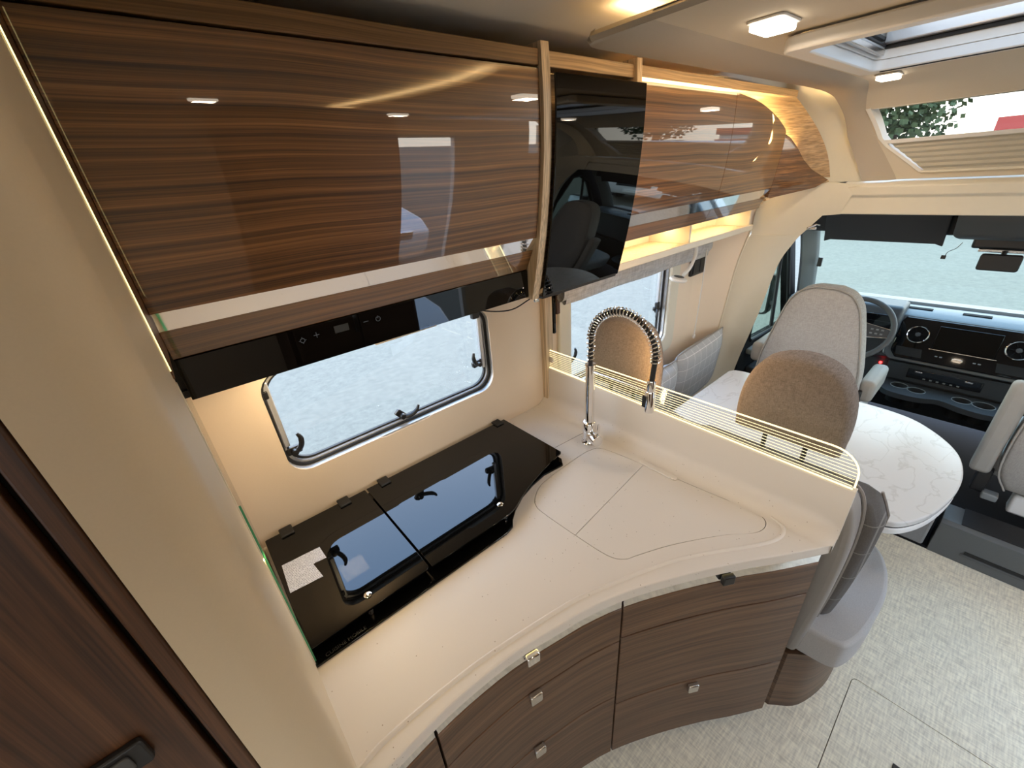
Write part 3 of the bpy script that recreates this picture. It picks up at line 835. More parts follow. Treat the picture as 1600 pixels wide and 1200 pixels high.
# back rim with a wide cove
ys = np.concatenate([[0.066, 0.072, 0.085], np.linspace(0.12, 1.178, 12)])
def rim(y):
    top = 1.058 + 0.02 * (y - 0.07) / 1.1
    x1 = 1.137
    r = min(0.06, x1 - float(np.interp(-y, [-p[1] for p in FRONT], [p[0] for p in FRONT])) + 0.004)
    pts = [(x1 - r + r * math.sin(a), y, 0.9005 + r - r * math.cos(a)) for a in np.linspace(0, PI / 2 - 0.02, 10)]
    pts += [(x1, y, top - 0.004), (x1 + 0.004, y, top), (x1 + 0.022, y, top), (x1 + 0.026, y, top - 0.004), (x1 + 0.026, y, 0.872)]
    return pts
rows = [rim(float(y)) for y in ys]
m = MB().grid(rows)
e0 = rim(0.066)
under = [(1.163, 0.066, 0.99), (1.160, 0.066, 0.93), (1.150, 0.066, 0.900), (1.132, 0.066, 0.880), (1.100, 0.066, 0.869)]
m.add(e0 + under, [tuple(range(len(e0) + len(under)))])
m.grid([[(x, y, z) for x, y, z in under], [(x, 0.10, z) for x, y, z in under]])
m.build('back_rim', 'worktop', wk_top, 0, 2, 50)
# faint panel line by the tap
for p0, p1 in (((0.91, 0.90), (1.075, 0.885)), ((0.90, 1.168), (0.905, 0.90))):
    MB().tube([(*p0, 0.8995), (*p1, 0.8995)], 0.0014, 6).build('panel_line', 'groove', wk_top)
# finger slot
MB().prism(rrect(1.046, 1.068, 0.485, 0.625, 0.010, 5), 0.8995, 0.9045, 'z').build('finger_rail', 'worktop', wk_top, 0.002)

# sink lids: two inlaid halves, split by a straight joint
cut_a, cut_b = np.array((0.668, 0.568)), np.array((1.045, 0.606))
def side(p): 
    d = cut_b - cut_a
    return d[0] * (p[1] - cut_a[1]) - d[1] * (p[0] - cut_a[0])
def clip(poly, sgn, gap):
    out = []
    n = len(poly)
    dn = np.array((-(cut_b - cut_a)[1], (cut_b - cut_a)[0])); dn /= np.linalg.norm(dn)
    sd = lambda p: sgn * (np.dot(np.array(p) - cut_a, dn)) - gap
    for i in range(n):
        a, b = np.array(poly[i]), np.array(poly[(i + 1) % n])
        sa, sb = sd(a), sd(b)
        if sa >= 0: out.append(tuple(a))
        if sa * sb < 0: out.append(tuple(a + (b - a) * sa / (sa - sb)))
    return out
c_ = np.mean(np.array(SINK), axis=0)
LIDP = [tuple(c_ + (np.array(p) - c_) * (1 - 0.0022 / np.linalg.norm(np.array(p) - c_))) for p in SINK]
for sgn, lab in ((1, 'sink lid half nearest the tap, inlaid in the worktop'), (-1, 'larger sink lid half, nearest the curved front edge')):
    pl = clip(LIDP, sgn, 0.0009)
    c = np.mean(np.array(pl), axis=0)
    t = thing('sink_cover', (c[0], c[1], 0.874), lab, 'sink lid', 'inlaid sink covers')
    MB().prism(pl, 0.8745, 0.8998, 'z').build('lid_panel', 'worktop', t)
# ================================================================ HOB with two glass lids
hb = thing('hob', (0.42, 0.95, 0.9), 'black glass hob with two hinged lids on the worktop', 'hob')
base = [(-0.0355, 0.713), (0.505, 0.705), (0.535, 0.712), (0.552, 0.732), (0.585, 0.757), (0.640, 0.785), (0.700, 0.802), (0.765, 0.812), (0.850, 0.803), (0.872, 0.83), (0.872, 1.172), (-0.0355, 1.172)]
MB().prism(base, 0.9003, 0.907, 'z').build('base_plate', 'black_glass', hb, 0.0012)
lidL = rrect(-0.034, 0.2715, 0.737, 1.160, (0.012, 0.004, 0.004, 0.004), 4)
lidR = [(0.277, 0.737)] + spline([(0.5, 0.733), (0.545, 0.735), (0.580, 0.745), (0.640, 0.772), (0.719, 0.798), (0.80, 0.818), (0.868, 0.829)], 5) + [(0.874, 0.835), (0.874, 1.157), (0.277, 1.160)]
for poly, hx, kx, nm in ((lidL, (0.024, 0.198), (0.117, 0.776), 'left'), (lidR, (0.336, 0.836), (0.548, 0.784), 'right')):
    lid = MB().prism(poly, 0.929, 0.935, 'z').build('lid', 'black_glass', hb, 0.001)
    for x in hx:
        h = MB().box(x - 0.018, x + 0.018, 1.130, 1.172, 0.934, 0.941).build('hinge', 'rubber', lid, 0.003)
    MB().lathe([(0, 0), (0.009, 0), (0.0095, 0.002), (0.007, 0.0035), (0, 0.004)], (kx[0], kx[1], 0.935), (0, 0, 1), 16).build('knob', 'chrome', lid)
    for x in (kx[0] - 0.01,):
        MB().lathe([(0, 0), (0.007, 0), (0.007, 0.019), (0, 0.019)], (x, 0.748 if nm == 'left' else 0.752, 0.909), (0, 0, 1), 10).build('foot', 'steel', lid)
# information sticker on the left lid
stk = new_mat('printed_sticker')
M['sticker'] = stk[0]
t_, b_ = stk[1], stk[2]
co = t_.nodes.new('ShaderNodeTexCoord'); sx = t_.nodes.new('ShaderNodeSeparateXYZ'); t_.links.new(co.outputs['Object'], sx.inputs[0])
mu = t_.nodes.new('ShaderNodeMath'); mu.operation = 'MULTIPLY'; mu.inputs[1].default_value = 190.0; t_.links.new(sx.outputs['Y'], mu.inputs[0])
fr_ = t_.nodes.new('ShaderNodeMath'); fr_.operation = 'FRACT'; t_.links.new(mu.outputs[0], fr_.inputs[0])
lt = t_.nodes.new('ShaderNodeMath'); lt.operation = 'LESS_THAN'; lt.inputs[1].default_value = 0.42; t_.links.new(fr_.outputs[0], lt.inputs[0])
mp = t_.nodes.new('ShaderNodeMapping'); mp.inputs['Scale'].default_value = (420, 190, 1); t_.links.new(co.outputs['Object'], mp.inputs[0])
nz = t_.nodes.new('ShaderNodeTexNoise'); nz.inputs['Scale'].default_value = 1.0; t_.links.new(mp.outputs[0], nz.inputs['Vector'])
g2 = t_.nodes.new('ShaderNodeMath'); g2.operation = 'GREATER_THAN'; g2.inputs[1].default_value = 0.46; t_.links.new(nz.outputs['Fac'], g2.inputs[0])
m3 = t_.nodes.new('ShaderNodeMath'); m3.operation = 'MULTIPLY'; t_.links.new(lt.outputs[0], m3.inputs[0]); t_.links.new(g2.outputs[0], m3.inputs[1])
mx_ = t_.nodes.new('ShaderNodeMix'); mx_.data_type = 'RGBA'; mx_.inputs['A'].default_value = (0.62, 0.62, 0.63, 1); mx_.inputs['B'].default_value = (0.2, 0.2, 0.22, 1)
t_.links.new(m3.outputs[0], mx_.inputs['Factor']); t_.links.new(mx_.outputs['Result'], b_.inputs['Base Color'])
b_.inputs['Roughness'].default_value = 0.4
sp_ = MB().prism([(-0.026, 0.921), (0.053, 0.912), (0.046, 0.972), (0.080, 0.968), (0.078, 1.020), (-0.020, 1.028)], 0.9352, 0.9358, 'z').build('sticker', 'sticker', hb)
# dark lettering moulded along the front of the base plate
txt = bpy.data.curves.new('lettering', 'FONT'); txt.body = 'CUISINE MOBILE'; txt.size = 0.013; txt.extrude = 0.0002
to = bpy.data.objects.new('lettering_source', txt); COL.objects.link(to)
dg = bpy.context.evaluated_depsgraph_get()
me = bpy.data.meshes.new_from_object(to.evaluated_get(dg))
bpy.data.objects.remove(to)
lo = bpy.data.objects.new('lettering', me); COL.objects.link(lo); lo.parent = hb
lo.location = Vector((-0.012, 0.7185, 0.9072)) - Vector(hb.location)
me.materials.clear(); me.materials.append(M['black'])

# ================================================================ TAP
tp = thing('kitchen_tap', (1.03, 0.833, 0.9), 'tall chrome spring neck kitchen tap beside the sink lids', 'tap')
MB().lathe([(0, 0), (0.030, 0), (0.031, 0.004), (0.026, 0.012), (0.0245, 0.05), (0.0245, 0.085), (0.022, 0.09), (0, 0.09)], (1.03, 0.833, 0.900), (0, 0, 1), 28).build('base', 'chrome', tp)
MB().lathe([(0, 0), (0.0165, 0), (0.0165, 0.235), (0.019, 0.236), (0.019, 0.242), (0, 0.243)], (1.03, 0.833, 0.985), (0, 0, 1), 24).build('column', 'chrome', tp)
lev = MB().lathe([(0, 0), (0.020, 0), (0.022, 0.006), (0.022, 0.055), (0.020, 0.058), (0, 0.058)], (1.028, 0.828, 0.935), (-0.35, -0.9, 0.05), 24).build('mixer_body', 'chrome', tp)
MB().tube([(1.02, 0.79, 0.935), (1.022, 0.785, 0.965), (1.026, 0.787, 1.0)], [0.006, 0.005, 0.004], 8).build('lever', 'chrome', lev)
# hose path: up, over and down
def arch(t):
    if t < 0.12:
        return (1.03, 0.833, 1.225 + (1.31 - 1.225) * t / 0.12)
    if t < 0.80:
        a = (t - 0.12) / 0.68 * PI
        return (1.03, 0.711 + 0.122 * math.cos(a), 1.315 + 0.122 * math.sin(a))
    return (1.03, 0.589 + 0.006 * (t - 0.80) / 0.2, 1.315 - 0.095 * (t - 0.80) / 0.2)
path = [arch(t) for t in np.linspace(0, 1, 60)]
MB().tube(path, 0.0080, 10).build('hose', 'rubber', tp)
# the coil spring around the hose
hel = []
turns, N = 38, 38 * 10
T0, T1 = 0.02, 0.83
for i in range(N + 1):
    t = T0 + (T1 - T0) * i / N
    p = np.array(arch(t)); q = np.array(arch(min(1, t + 0.002))); tg = (q - p) / np.linalg.norm(q - p)
    u = np.array((1.0, 0, 0)); w = np.cross(tg, u)
    a = 2 * PI * turns * i / N
    r = 0.0118 if t < 0.1 else 0.0135
    hel.append(tuple(p + r * (u * math.cos(a) + w * math.sin(a))))
MB().tube(hel, 0.0026, 6).build('spring', 'chrome', tp)
MB().lathe([(0, 0), (0.0125, 0), (0.0135, -0.004), (0.0135, -0.036), (0.0125, -0.038), (0, -0.038)], (1.03, 0.595, 1.242), (0, 0.03, 1), 20).build('swivel', 'chrome', tp)
hd_ = MB().lathe([(0, 0), (0.0150, 0), (0.0165, -0.004), (0.0165, -0.070), (0.0155, -0.074), (0, -0.074)], (1.03, 0.596, 1.206), (0, 0.03, 1), 20).build('spray_head', 'chrome', tp)
MB().box(1.013, 1.0165, 0.600, 0.612, 1.150, 1.190).build('spray_button', 'black', hd_, 0.001)
# holder bracket from column to spray head
MB().tube([(1.03, 0.825, 1.20), (1.028, 0.76, 1.203), (1.028, 0.68, 1.203), (1.03, 0.61, 1.20)], 0.004, 8).build('holder_arm', 'steel', tp)

# ================================================================ LIT GLASS SCREEN on the rim
gs = thing('light_screen', (1.148, 0.62, 1.06), 'clear screen with glowing warm lines standing on the worktop rim', 'screen')
gx = 1.147
gp = [(0.072, 1.059), (1.165, 1.079), (1.165, 1.156)] + [(0.14, 1.160)] + [(0.14 - 0.066 * math.sin(a), 1.094 + 0.066 * math.cos(a)) for a in np.linspace(0.2, PI / 2, 7)]
MB().prism(gp, gx, gx + 0.008, 'x').build('pane', 'clear', gs)
ztop = lambda y: 1.160 - 0.004 * (y - 0.14)
for k in range(9):
    f = (k + 0.5) / 9.3
    z0 = 1.062 + f * 0.093
    y0 = 0.078 + (0.0 if f < 0.4 else 0.066 * (1 - math.sqrt(max(0, 1 - ((f - 0.4) / 0.62) ** 2))))
    MB().tube([(gx - 0.0005, y0, z0), (gx - 0.0005, 1.163, z0 + 0.018 * (1 - f))], 0.0008, 4).build('light_line', 'line', gs)
rim_l = [(gx, 0.073, 1.062)] + [(gx, y, z) for y, z in gp[::-1][:8]] + [(gx, 1.165, 1.157)]
MB().tube([(gx + 0.003, y, z) for _, y, z in rim_l], 0.0024, 5).build('lit_edge', 'line', gs)
MB().tube([(gx - 0.003, 0.075, 1.0605), (gx - 0.003, 1.164, 1.0795)], 0.0022, 5).build('base_glow', 'line', gs)
area('screen_glow', (1.158, 0.62, 1.086), 1.0, 5.0, (1.0, 0.58, 0.22), (0, -PI * 0.62, 0), gs, 0.012)
MB().lathe([(0, 0), (0.013, 0), (0.013, 0.006), (0, 0.007)], (gx - 0.001, 1.140, 1.118), (-1, 0, 0), 18).build('fixing', 'steel', gs)

# slim upright at the wall end of the worktop
po = MB().box(1.128, 1.170, 1.150, 1.180, 0.9005, 1.50).build('trim_8', 'light_wood_v', None, 0.002)
tag(po, kind='structure')

# ================================================================ CURVED DRAWER UNITS below the worktop
BF = inset(FRONT_S, 0.004)
BX = np.array([p[0] for p in BF]); BY = np.array([p[1] for p in BF])
arc = [0.0]
for a, b in zip(BF[:-1], BF[1:]): arc.append(arc[-1] + math.dist(a, b))
ARC = np.array(arc)
def on_face(s, d=0.0):
    x = float(np.interp(s, ARC, BX)); y = float(np.interp(s, ARC, BY))
    e = 0.01
    a = np.array((np.interp(s - e, ARC, BX), np.interp(s - e, ARC, BY))); b = np.array((np.interp(s + e, ARC, BX), np.interp(s + e, ARC, BY)))
    t = (b - a) / np.linalg.norm(b - a)
    return (x - t[1] * d, y + t[0] * d), t      # d>0 goes back into the cabinet
def s_at_x(x): return float(np.interp(x, BX, ARC))
def front(name, mat, parent, s0, s1, z0, z1, d0=0.0, d1=0.018, n=14, bevel=0.0012):
    rows_f = []
    for s in np.linspace(s0, s1, n):
        p, _ = on_face(float(s), d0); q, _ = on_face(float(s), d1)
        rows_f.append([(p[0], p[1], z0), (p[0], p[1], z1), (q[0], q[1], z1), (q[0], q[1], z0), (p[0], p[1], z0)])
    m = MB().grid(rows_f)
    m.add(rows_f[0][:4], [(0, 1, 2, 3)]); m.add(rows_f[-1][:4], [(3, 2, 1, 0)])
    return m.build(name, mat, parent, bevel, 1, 40)
def knob(parent, s, z, mat='steel', w=0.017, h=0.017, name='knob'):
    p, t = on_face(s, 0)
    nrm_ = np.array((t[1], -t[0]))
    m = MB()
    pts = []
    for dz in (-h, h):
        for dd in (0.0, 0.016):
            for ds in (-w, w):
                pts.append((p[0] + t[0] * ds + nrm_[0] * dd, p[1] + t[1] * ds + nrm_[1] * dd, z + dz))
    m.add(pts, [(0, 1, 3, 2), (4, 6, 7, 5), (0, 4, 5, 1), (2, 3, 7, 6), (0, 2, 6, 4), (1, 5, 7, 3)])
    return m.build(name, mat, parent, 0.004, 3)
sL, sG1, sG2, sR = 0.0, s_at_x(0.103), s_at_x(0.598), s_at_x(1.09)
units = [('leftmost curved walnut drawer unit, only its top corner showing', sL, sG1 - 0.0025, [0.70, 0.42, 0.08], None, []),
         ('curved walnut drawer unit in the middle, with two square metal knobs', sG1 + 0.0025, sG2 - 0.0025, [0.695, 0.42, 0.08], s_at_x(0.345), [0.70, 0.43]),
         ('curved walnut drawer unit at the right, beside the dinette bench', sG2 + 0.0025, sR, [0.705, 0.375, 0.08], s_at_x(0.857), [None, 0.365])]
for lab, a, b, zs, hs, kz in units:
    mid_p, _ = on_face((a + b) / 2, 0.2)
    u = thing('drawer_unit', (mid_p[0], mid_p[1], 0.0), lab, 'drawer unit', 'curved drawer units under the worktop')
    front('carcass', 'gap', u, a + 0.001, b - 0.001, 0.085, 0.864, 0.019, 0.06, 14, 0)
    front('plinth', 'tall_wood', u, a, b, 0.0, 0.078, 0.075, 0.095, 14, 0)
    zt = 0.866
    for i, z in enumerate(zs):
        lo_, hi_ = z + 0.0025, zt - 0.0025
        if i == 0: hi_ = zt - 0.034
        dr = front('drawer', 'drawer_wood', u, a, b, lo_, hi_)
        if i == 0:
            cs = front('chrome_strip', 'chrome', dr, a, b, hi_ + 0.0005, zt - 0.004, 0.002, 0.016, 14, 0.001)
            if hs:
                k = knob(dr, hs, (hi_ + zt) / 2 - 0.002, 'black' if b == sR else 'chrome', 0.017, 0.015, 'latch_button')
                p, t = on_face(hs, 0)
        elif hs:
            zz = kz[i - 1]
            if zz: knob(dr, hs - (0.03 if b == sR else 0), zz - 0.018)
        zt = z
    # LED line tucked under the worktop edge
    front('under_edge_led', 'led_soft', u, a, b, 0.8645, 0.8668, -0.0008, 0.004, 14, 0)
# wood end of the peninsula beyond the drawers, down to the floor
pe = thing('peninsula_end', (1.12, 0.4, 0), 'walnut and grey end panel closing the kitchen peninsula toward the bench', 'panel')
MB().box(1.128, 1.166, 0.20, 1.17, 0.0, 0.866).build('back_panel', 'trim', pe)

# ================================================================ OVERHEAD CABINETS
PY = [(2.09, 0.850), (2.066, 0.849), (1.93, 0.848), (1.787, 0.859), (1.70, 0.873), (1.618, 0.889), (1.497, 0.917), (1.46, 0.926)]
cf = np.polyfit([p[0] for p in PY], [p[1] for p in PY], 3)
def py(z): return float(np.polyval(cf, z))
def pf(z, zb):
    """front below the fold line zb leans back toward the wall"""
    return py(z) if z >= zb else py(zb) + min(zb - z, 0.095) * 0.51
def curved(name, mat, parent, x0, x1, z0, z1, d=0.0, th=0.018, n=16, xmax=None, bevel=0.0008, nx=2):
    """piece of the cabinet front following its curved profile; xmax(z) trims the right edge"""
    rows = []
    for z in np.linspace(z0, z1, n):
        z = float(z); xr = x1 if xmax is None else min(x1, xmax(z))
        rows.append([(x, py(z) + d, z) for x in np.linspace(x0, xr, nx)])
    return MB().shell(rows, (0, th, 0)).build(name, mat, parent, bevel, 1, 40)

def lip(name, mat, parent, x0f, x1f, z0, z1, zb, th=0.012, n=5):
    rows = []
    for z in np.linspace(z0, z1, n):
        z = float(z)
        rows.append([(x, pf(z, zb), z) for x in np.linspace(x0f(z), x1f(z), 10)])
    return MB().shell(rows, (0, th, 0)).build(name, mat, parent, 0, 1, 60)
oc = thing('overhead_cabinet', (0.40, 1.02, 1.585), 'long glossy walnut overhead cabinet above the kitchen window', 'cabinet', None)
box('carcass', 'light_wood', oc, -0.033, 0.838, 0.94, 1.178, 1.60, 2.06)
MB().box(-0.050, -0.0340, 0.742, 1.178, 1.60, 2.10).build('gable', 'gable_wood', oc, 0.0005)
d1 = curved('door', 'gloss_wood', oc, -0.0335, 0.838, 1.671, 2.052, 0.0)
lip('chrome_strip', 'chrome', oc, lambda z: -0.0332, lambda z: 0.838, 1.637, 1.671, 1.671)
lip('door_foot', 'gloss_wood', oc, lambda z: -0.0332, lambda z: 0.838, 1.578, 1.6365, 1.671)
MB().box(-0.035, 0.838, 0.846, 0.90, 2.056, 2.088).build('top_rail', 'rail_wood', oc, 0.002)
# cooker hood panel under it
hood = thing('cooker_hood', (0.40, 1.0, 1.49), 'black gloss cooker hood panel with touch controls under the overhead cabinet', 'cooker hood')
hp = MB().box(-0.0332, 0.838, 0.9235, 0.936, 1.495, 1.5765).build('fascia', 'black_glass', hood, 0.0008)
box('underside', 'black', hood, -0.045, 0.838, 0.935, 1.178, 1.498, 1.512)
box('housing', 'black', hood, -0.045, 0.838, 0.945, 1.178, 1.512, 1.583)
MB().lathe([(0, 0), (0.03, 0), (0.03, -0.005), (0, -0.006)], (0.20, 1.03, 1.497), (0, 0, 1), 20).build('hood_lamp', 'diffuser', hood)
area('hood_light', (0.20, 1.03, 1.488), 0.10, 1.5, (1.0, 0.74, 0.42), (0, 0, 0), hood)
yc = 0.9235 - 0.0006
def sym(parts):
    m = MB()
    for p in parts: m.tube(p, 0.0007, 5)
    return m.build('control_symbol', 'legend', hood)
ring = lambda x, z, r, a0, a1: [(x + r * math.sin(a), yc, z + r * math.cos(a)) for a in np.linspace(a0, a1, 14)]
sym([ring(0.183, 1.550, 0.0045, 0, 2 * PI)] + [[(0.183 + 0.006 * math.cos(a), yc, 1.550 + 0.006 * math.sin(a)), (0.183 + 0.0075 * math.cos(a), yc, 1.550 + 0.0075 * math.sin(a))] for a in np.linspace(0, 2 * PI, 5)[:4]])
sym([[(0.207, yc, 1.554), (0.219, yc, 1.554)], [(0.213, yc, 1.548), (0.213, yc, 1.560)]])
sym([[(0.319, yc, 1.554), (0.331, yc, 1.554)]])
sym([ring(0.355, 1.553, 0.0055, 0.35, 2 * PI - 0.35), [(0.355, yc, 1.5545), (0.355, yc, 1.5605)]])
MB().box(0.252, 0.284, yc - 0.0003, yc + 0.0005, 1.546, 1.562).build('display', 'dash', hood)
MB().tube(spline([(0.66, 1.0, 1.492), (0.72, 0.97, 1.470), (0.79, 0.95, 1.462), (0.845, 0.925, 1.487)], 5), 0.0022, 6).build('cable', 'black', hood)

# black glass cabinet between two pale posts
gc = thing('glass_cabinet', (1.04, 1.0, 1.48), 'tall black glass cabinet door between two pale posts', 'cabinet')
for x0, x1 in ((0.840, 0.868), (1.222, 1.246)):
    curved('post', 'light_wood_v', gc, x0, x1, 1.488, 2.102, -0.010, 0.32, 18)
box('back', 'light_wood', gc, 0.868, 1.222, 0.92, 1.178, 1.51, 2.06)
MB().box(0.868, 1.222, 0.850, 0.90, 2.056, 2.088).build('top_rail', 'light_wood', gc, 0.002)
gd = curved('door', 'black_glass', gc, 0.872, 1.252, 1.490, 2.042, -0.022, 0.006, 20)
curved('door_edge', 'black', gc, 0.872, 1.240, 1.484, 1.494, -0.023, 0.03, 3)
bt = MB().box(0.846, 0.862, 0.902, 0.912, 1.478, 1.488).build('latch', 'chrome', gc, 0.002)

# right-hand overhead cabinets, the last one cut to a falling curve
CURVE = [(2.052, 1.895), (2.034, 2.085), (2.006, 2.22), (1.978, 2.324), (1.94, 2.43), (1.904, 2.51), (1.86, 2.56), (1.80, 2.60), (1.759, 2.64), (1.70, 2.66), (1.58, 2.66)]
cz = np.array([c[0] for c in CURVE])[::-1]; cx_ = np.array([c[1] for c in CURVE])[::-1]
def xr(z): return float(np.interp(z, cz, cx_))
SPL = lambda z: 1.888 + 0.02 * (2.05 - z) / 0.4      # joint between the two doors
oc2 = thing('overhead_cabinet', (1.85, 1.02, 1.585), 'glossy walnut overhead cabinet of two doors ending in a falling curve over the dinette', 'cabinet')
def door_piece(name, mat, z0, z1, xl, xrf, d, th, n):
    rows = []
    for z in np.linspace(z0, z1, n):
        z = float(z); a, b = xl(z), xrf(z)
        if b < a + 0.004: b = a + 0.004
        rows.append([(x, py(z) + d, z) for x in np.linspace(a, b, 2)])
    return MB().shell(rows, (0, th, 0)).build(name, mat, oc2, 0.0008, 1, 40)
for (xl, xf, nm) in ((lambda z: 1.256, lambda z: SPL(z) - 0.0012, 'a'), (lambda z: SPL(z) + 0.0012, lambda z: min(xr(z), 2.452 + 0.10 * (1.93 - z)), 'b')):
    d = door_piece('door', 'gloss_wood', 1.683, 2.050, xl, xf, 0.0, 0.016, 30)
    s_ = lip('chrome_strip', 'chrome', oc2, xl, xf, 1.642, 1.682, 1.682)
    f_ = lip('door_foot', 'gloss_wood', oc2, xl, xf, 1.588, 1.6415, 1.682)
# tapering end panel, leaning in toward the cab
EA = [(2.455 + 0.10 * (1.93 - z), py(z), z) for z in (1.915, 1.86, 1.80, 1.74, 1.68, 1.635)]
EB = [(2.51, 0.842, 1.900), (2.57, 0.822, 1.855), (2.615, 0.798, 1.80), (2.66, 0.768, 1.755), (2.735, 0.705, 1.700), (2.735, 0.71, 1.686)]
EB[5] = (2.70, 0.745, 1.668)
rows = [[a, b] for a, b in zip(EA, EB)]
MB().shell(rows, (0.004, 0.014, 0)).build('end_panel', 'gloss_wood', oc2, 0.0008, 1, 40)
# pale carcass seen behind the curved edge
KA = [(1.86, 0.935, 2.040), (2.02, 0.935, 2.02), (2.27, 0.935, 1.965), (2.45, 0.93, 1.885), (2.53, 0.905, 1.83), (2.60, 0.865, 1.775), (2.64, 0.83, 1.735)]
KB = [(2.20, 0.868, 2.075), (2.38, 0.862, 2.072), (2.49, 0.852, 2.065), (2.60, 0.785, 1.955), (2.66, 0.74, 1.865), (2.70, 0.715, 1.79), (2.735, 0.70, 1.712)]
MB().shell([[a, b] for a, b in zip(spline(KA, 4), spline(KB, 4))], (0.006, 0.02, 0.0)).build('end_fascia', 'light_wood', oc2, 0, 1, 50)
MB().prism([(1.256, 1.60), (2.60, 1.60), (2.62, 1.74), (2.50, 1.90), (2.30, 2.0), (2.05, 2.05), (1.256, 2.06)], 0.945, 1.178, 'y').build('carcass', 'light_wood', oc2)
MB().box(1.246, 2.50, 0.846, 0.90, 2.060, 2.088).build('top_rail', 'light_wood', oc2, 0.002)
MB().tube([(2.76, 0.71, 1.690), (2.70, 0.78, 1.676), (2.60, 0.86, 1.655), (2.47, 0.892, 1.632)], 0.008, 6).build('bottom_moulding', 'light_wood', oc2)
# LED along the top of the doors and round the curve
lp = [(1.27, 0.876, 2.046), (1.6, 0.876, 2.046), (1.88, 0.876, 2.044)] + [(xr(z) - 0.012, py(z) + 0.022, z - 0.008) for z in (2.034, 2.006, 1.978, 1.94, 1.904)] + [(2.545, 0.852, 1.845), (2.595, 0.825, 1.79)]
MB().tube(lp, 0.003, 6).build('door_led', 'led_door', oc2)

# open lit shelf under them
sh = thing('open_shelf', (1.88, 1.05, 1.49), 'lit open shelf with dividers under the right overhead cabinets', 'shelf')
box('board', 'light_wood_v', sh, 1.248, 2.52, 0.955, 1.178, 1.486, 1.498, 0.001)
MB().box(1.248, 2.52, 0.942, 0.957, 1.478, 1.506).build('front_lip', 'trim', sh, 0.004, 3)
box('back_board', 'trim', sh, 1.248, 2.52, 1.165, 1.178, 1.498, 1.60)
box('divider', 'trim', sh, 1.868, 1.882, 0.96, 1.165, 1.498, 1.59, 0.001)
box('end_board', 'trim', sh, 2.506, 2.52, 0.96, 1.165, 1.498, 1.60, 0.001)
box('top_board', 'light_wood', sh, 1.248, 2.52, 0.93, 1.178, 1.588, 1.597)
box('led_strip', 'led', sh, 1.27, 2.49, 1.06, 1.068, 1.583, 1.587)
area('shelf_light', (1.88, 1.06, 1.58), 1.2, 2.2, (1.0, 0.78, 0.42), (0, 0, 0), sh, 0.03)

# ================================================================ DINETTE: blind, lamp, switches, cushions, bench, table
bl = thing('roman_blind', (1.8, 1.13, 1.30), 'gathered grey linen blind above the dinette window', 'blind')
rows = []
for x in np.linspace(1.19, 2.42, 30):
    x = float(x); f = (x - 1.19) / 1.23
    zt, zb = 1.476, 1.356 + 0.008 * math.sin(f * 7)
    wob = 0.003 * math.sin(x * 30)
    rows.append([(x, 1.150, zt), (x, 1.105 + wob, zt - 0.02), (x, 1.098 - wob, zt - 0.07), (x, 1.100 + wob, zb + 0.03), (x, 1.112, zb + 0.008), (x, 1.130, zb), (x, 1.150, zb + 0.03)])
MB().grid(rows).build('cloth_fold', 'blind', bl, 0, 2, 60, 1)
rows = []
for x in np.linspace(1.21, 2.40, 24):
    x = float(x)
    rows.append([(x, 1.116, 1.395 + 0.003 * math.sin(x * 21)), (x, 1.106, 1.368), (x, 1.110, 1.346 + 0.005 * math.sin(x * 13)), (x, 1.130, 1.342), (x, 1.138, 1.37)])
MB().grid(rows).build('lower_fold', 'blind', bl, 0, 2, 60, 1)
box('headrail', 'white', bl, 1.2, 2.4, 1.135, 1.16, 1.455, 1.474)
dk = thing('window_end_strip', (1.205, 1.155, 1.3), 'dark glossy upright strip between pale post and blind', 'trim')
MB().box(1.178, 1.192, 1.150, 1.178, 1.222, 1.47).build('strip', 'black_glass', dk, 0.003)
MB().box(1.200, 1.222, 1.153, 1.178, 1.30, 1.46).build('bracket', 'tall_wood', dk, 0.004)

rl = thing('reading_lamp', (2.05, 1.03, 1.486), 'white swan neck reading lamp hanging from the lit shelf', 'lamp')
MB().lathe([(0, 0), (0.017, 0), (0.017, -0.006), (0, -0.007)], (2.04, 1.02, 1.486), (0, 0, 1), 16).build('foot', 'white', rl)
MB().tube(spline([(2.04, 1.02, 1.482), (2.085, 1.03, 1.455), (2.115, 1.04, 1.415), (2.115, 1.05, 1.372), (2.085, 1.05, 1.34), (2.03, 1.05, 1.315)], 5), 0.009, 10).build('neck', 'white', rl)
lh = MB().lathe([(0, 0.004), (0.030, 0.004), (0.042, -0.002), (0.044, -0.010), (0.036, -0.018), (0, -0.020)], (1.985, 1.05, 1.312), (0.12, -0.15, 1), 24).build('head', 'white', rl)
MB().lathe([(0, 0.005), (0.026, 0.005), (0.024, 0.0075), (0, 0.008)], (1.985, 1.05, 1.312), (0.12, -0.15, 1), 20).build('head_cap', 'console', lh)

sw = thing('switch_panel', (2.42, 1.15, 1.29), 'small black double switch panel on cream wall beside the blind', 'switch')
MB().box(2.335, 2.495, 1.160, 1.1795, 1.232, 1.352).build('plate', 'black', sw, 0.006)
MB().box(2.347, 2.412, 1.154, 1.160, 1.246, 1.338).build('rocker', 'rubber', sw, 0.003)
MB().box(2.420, 2.484, 1.154, 1.160, 1.246, 1.338).build('rocker', 'rubber', sw, 0.003)
pc = thing('pull_cord', (2.36, 1.10, 0.86), 'thin white pull cord hanging beside the dinette window', 'cord')
MB().tube([(2.37, 1.105, 1.47), (2.36, 1.10, 1.2), (2.345, 1.10, 0.885)], 0.0028, 6).build('cord', 'white', pc)
MB().lathe([(0, 0), (0.008, 0), (0.010, -0.010), (0.007, -0.024), (0, -0.026)], (2.345, 1.10, 0.89), (0, 0, 1), 12).build('toggle', 'white', pc)

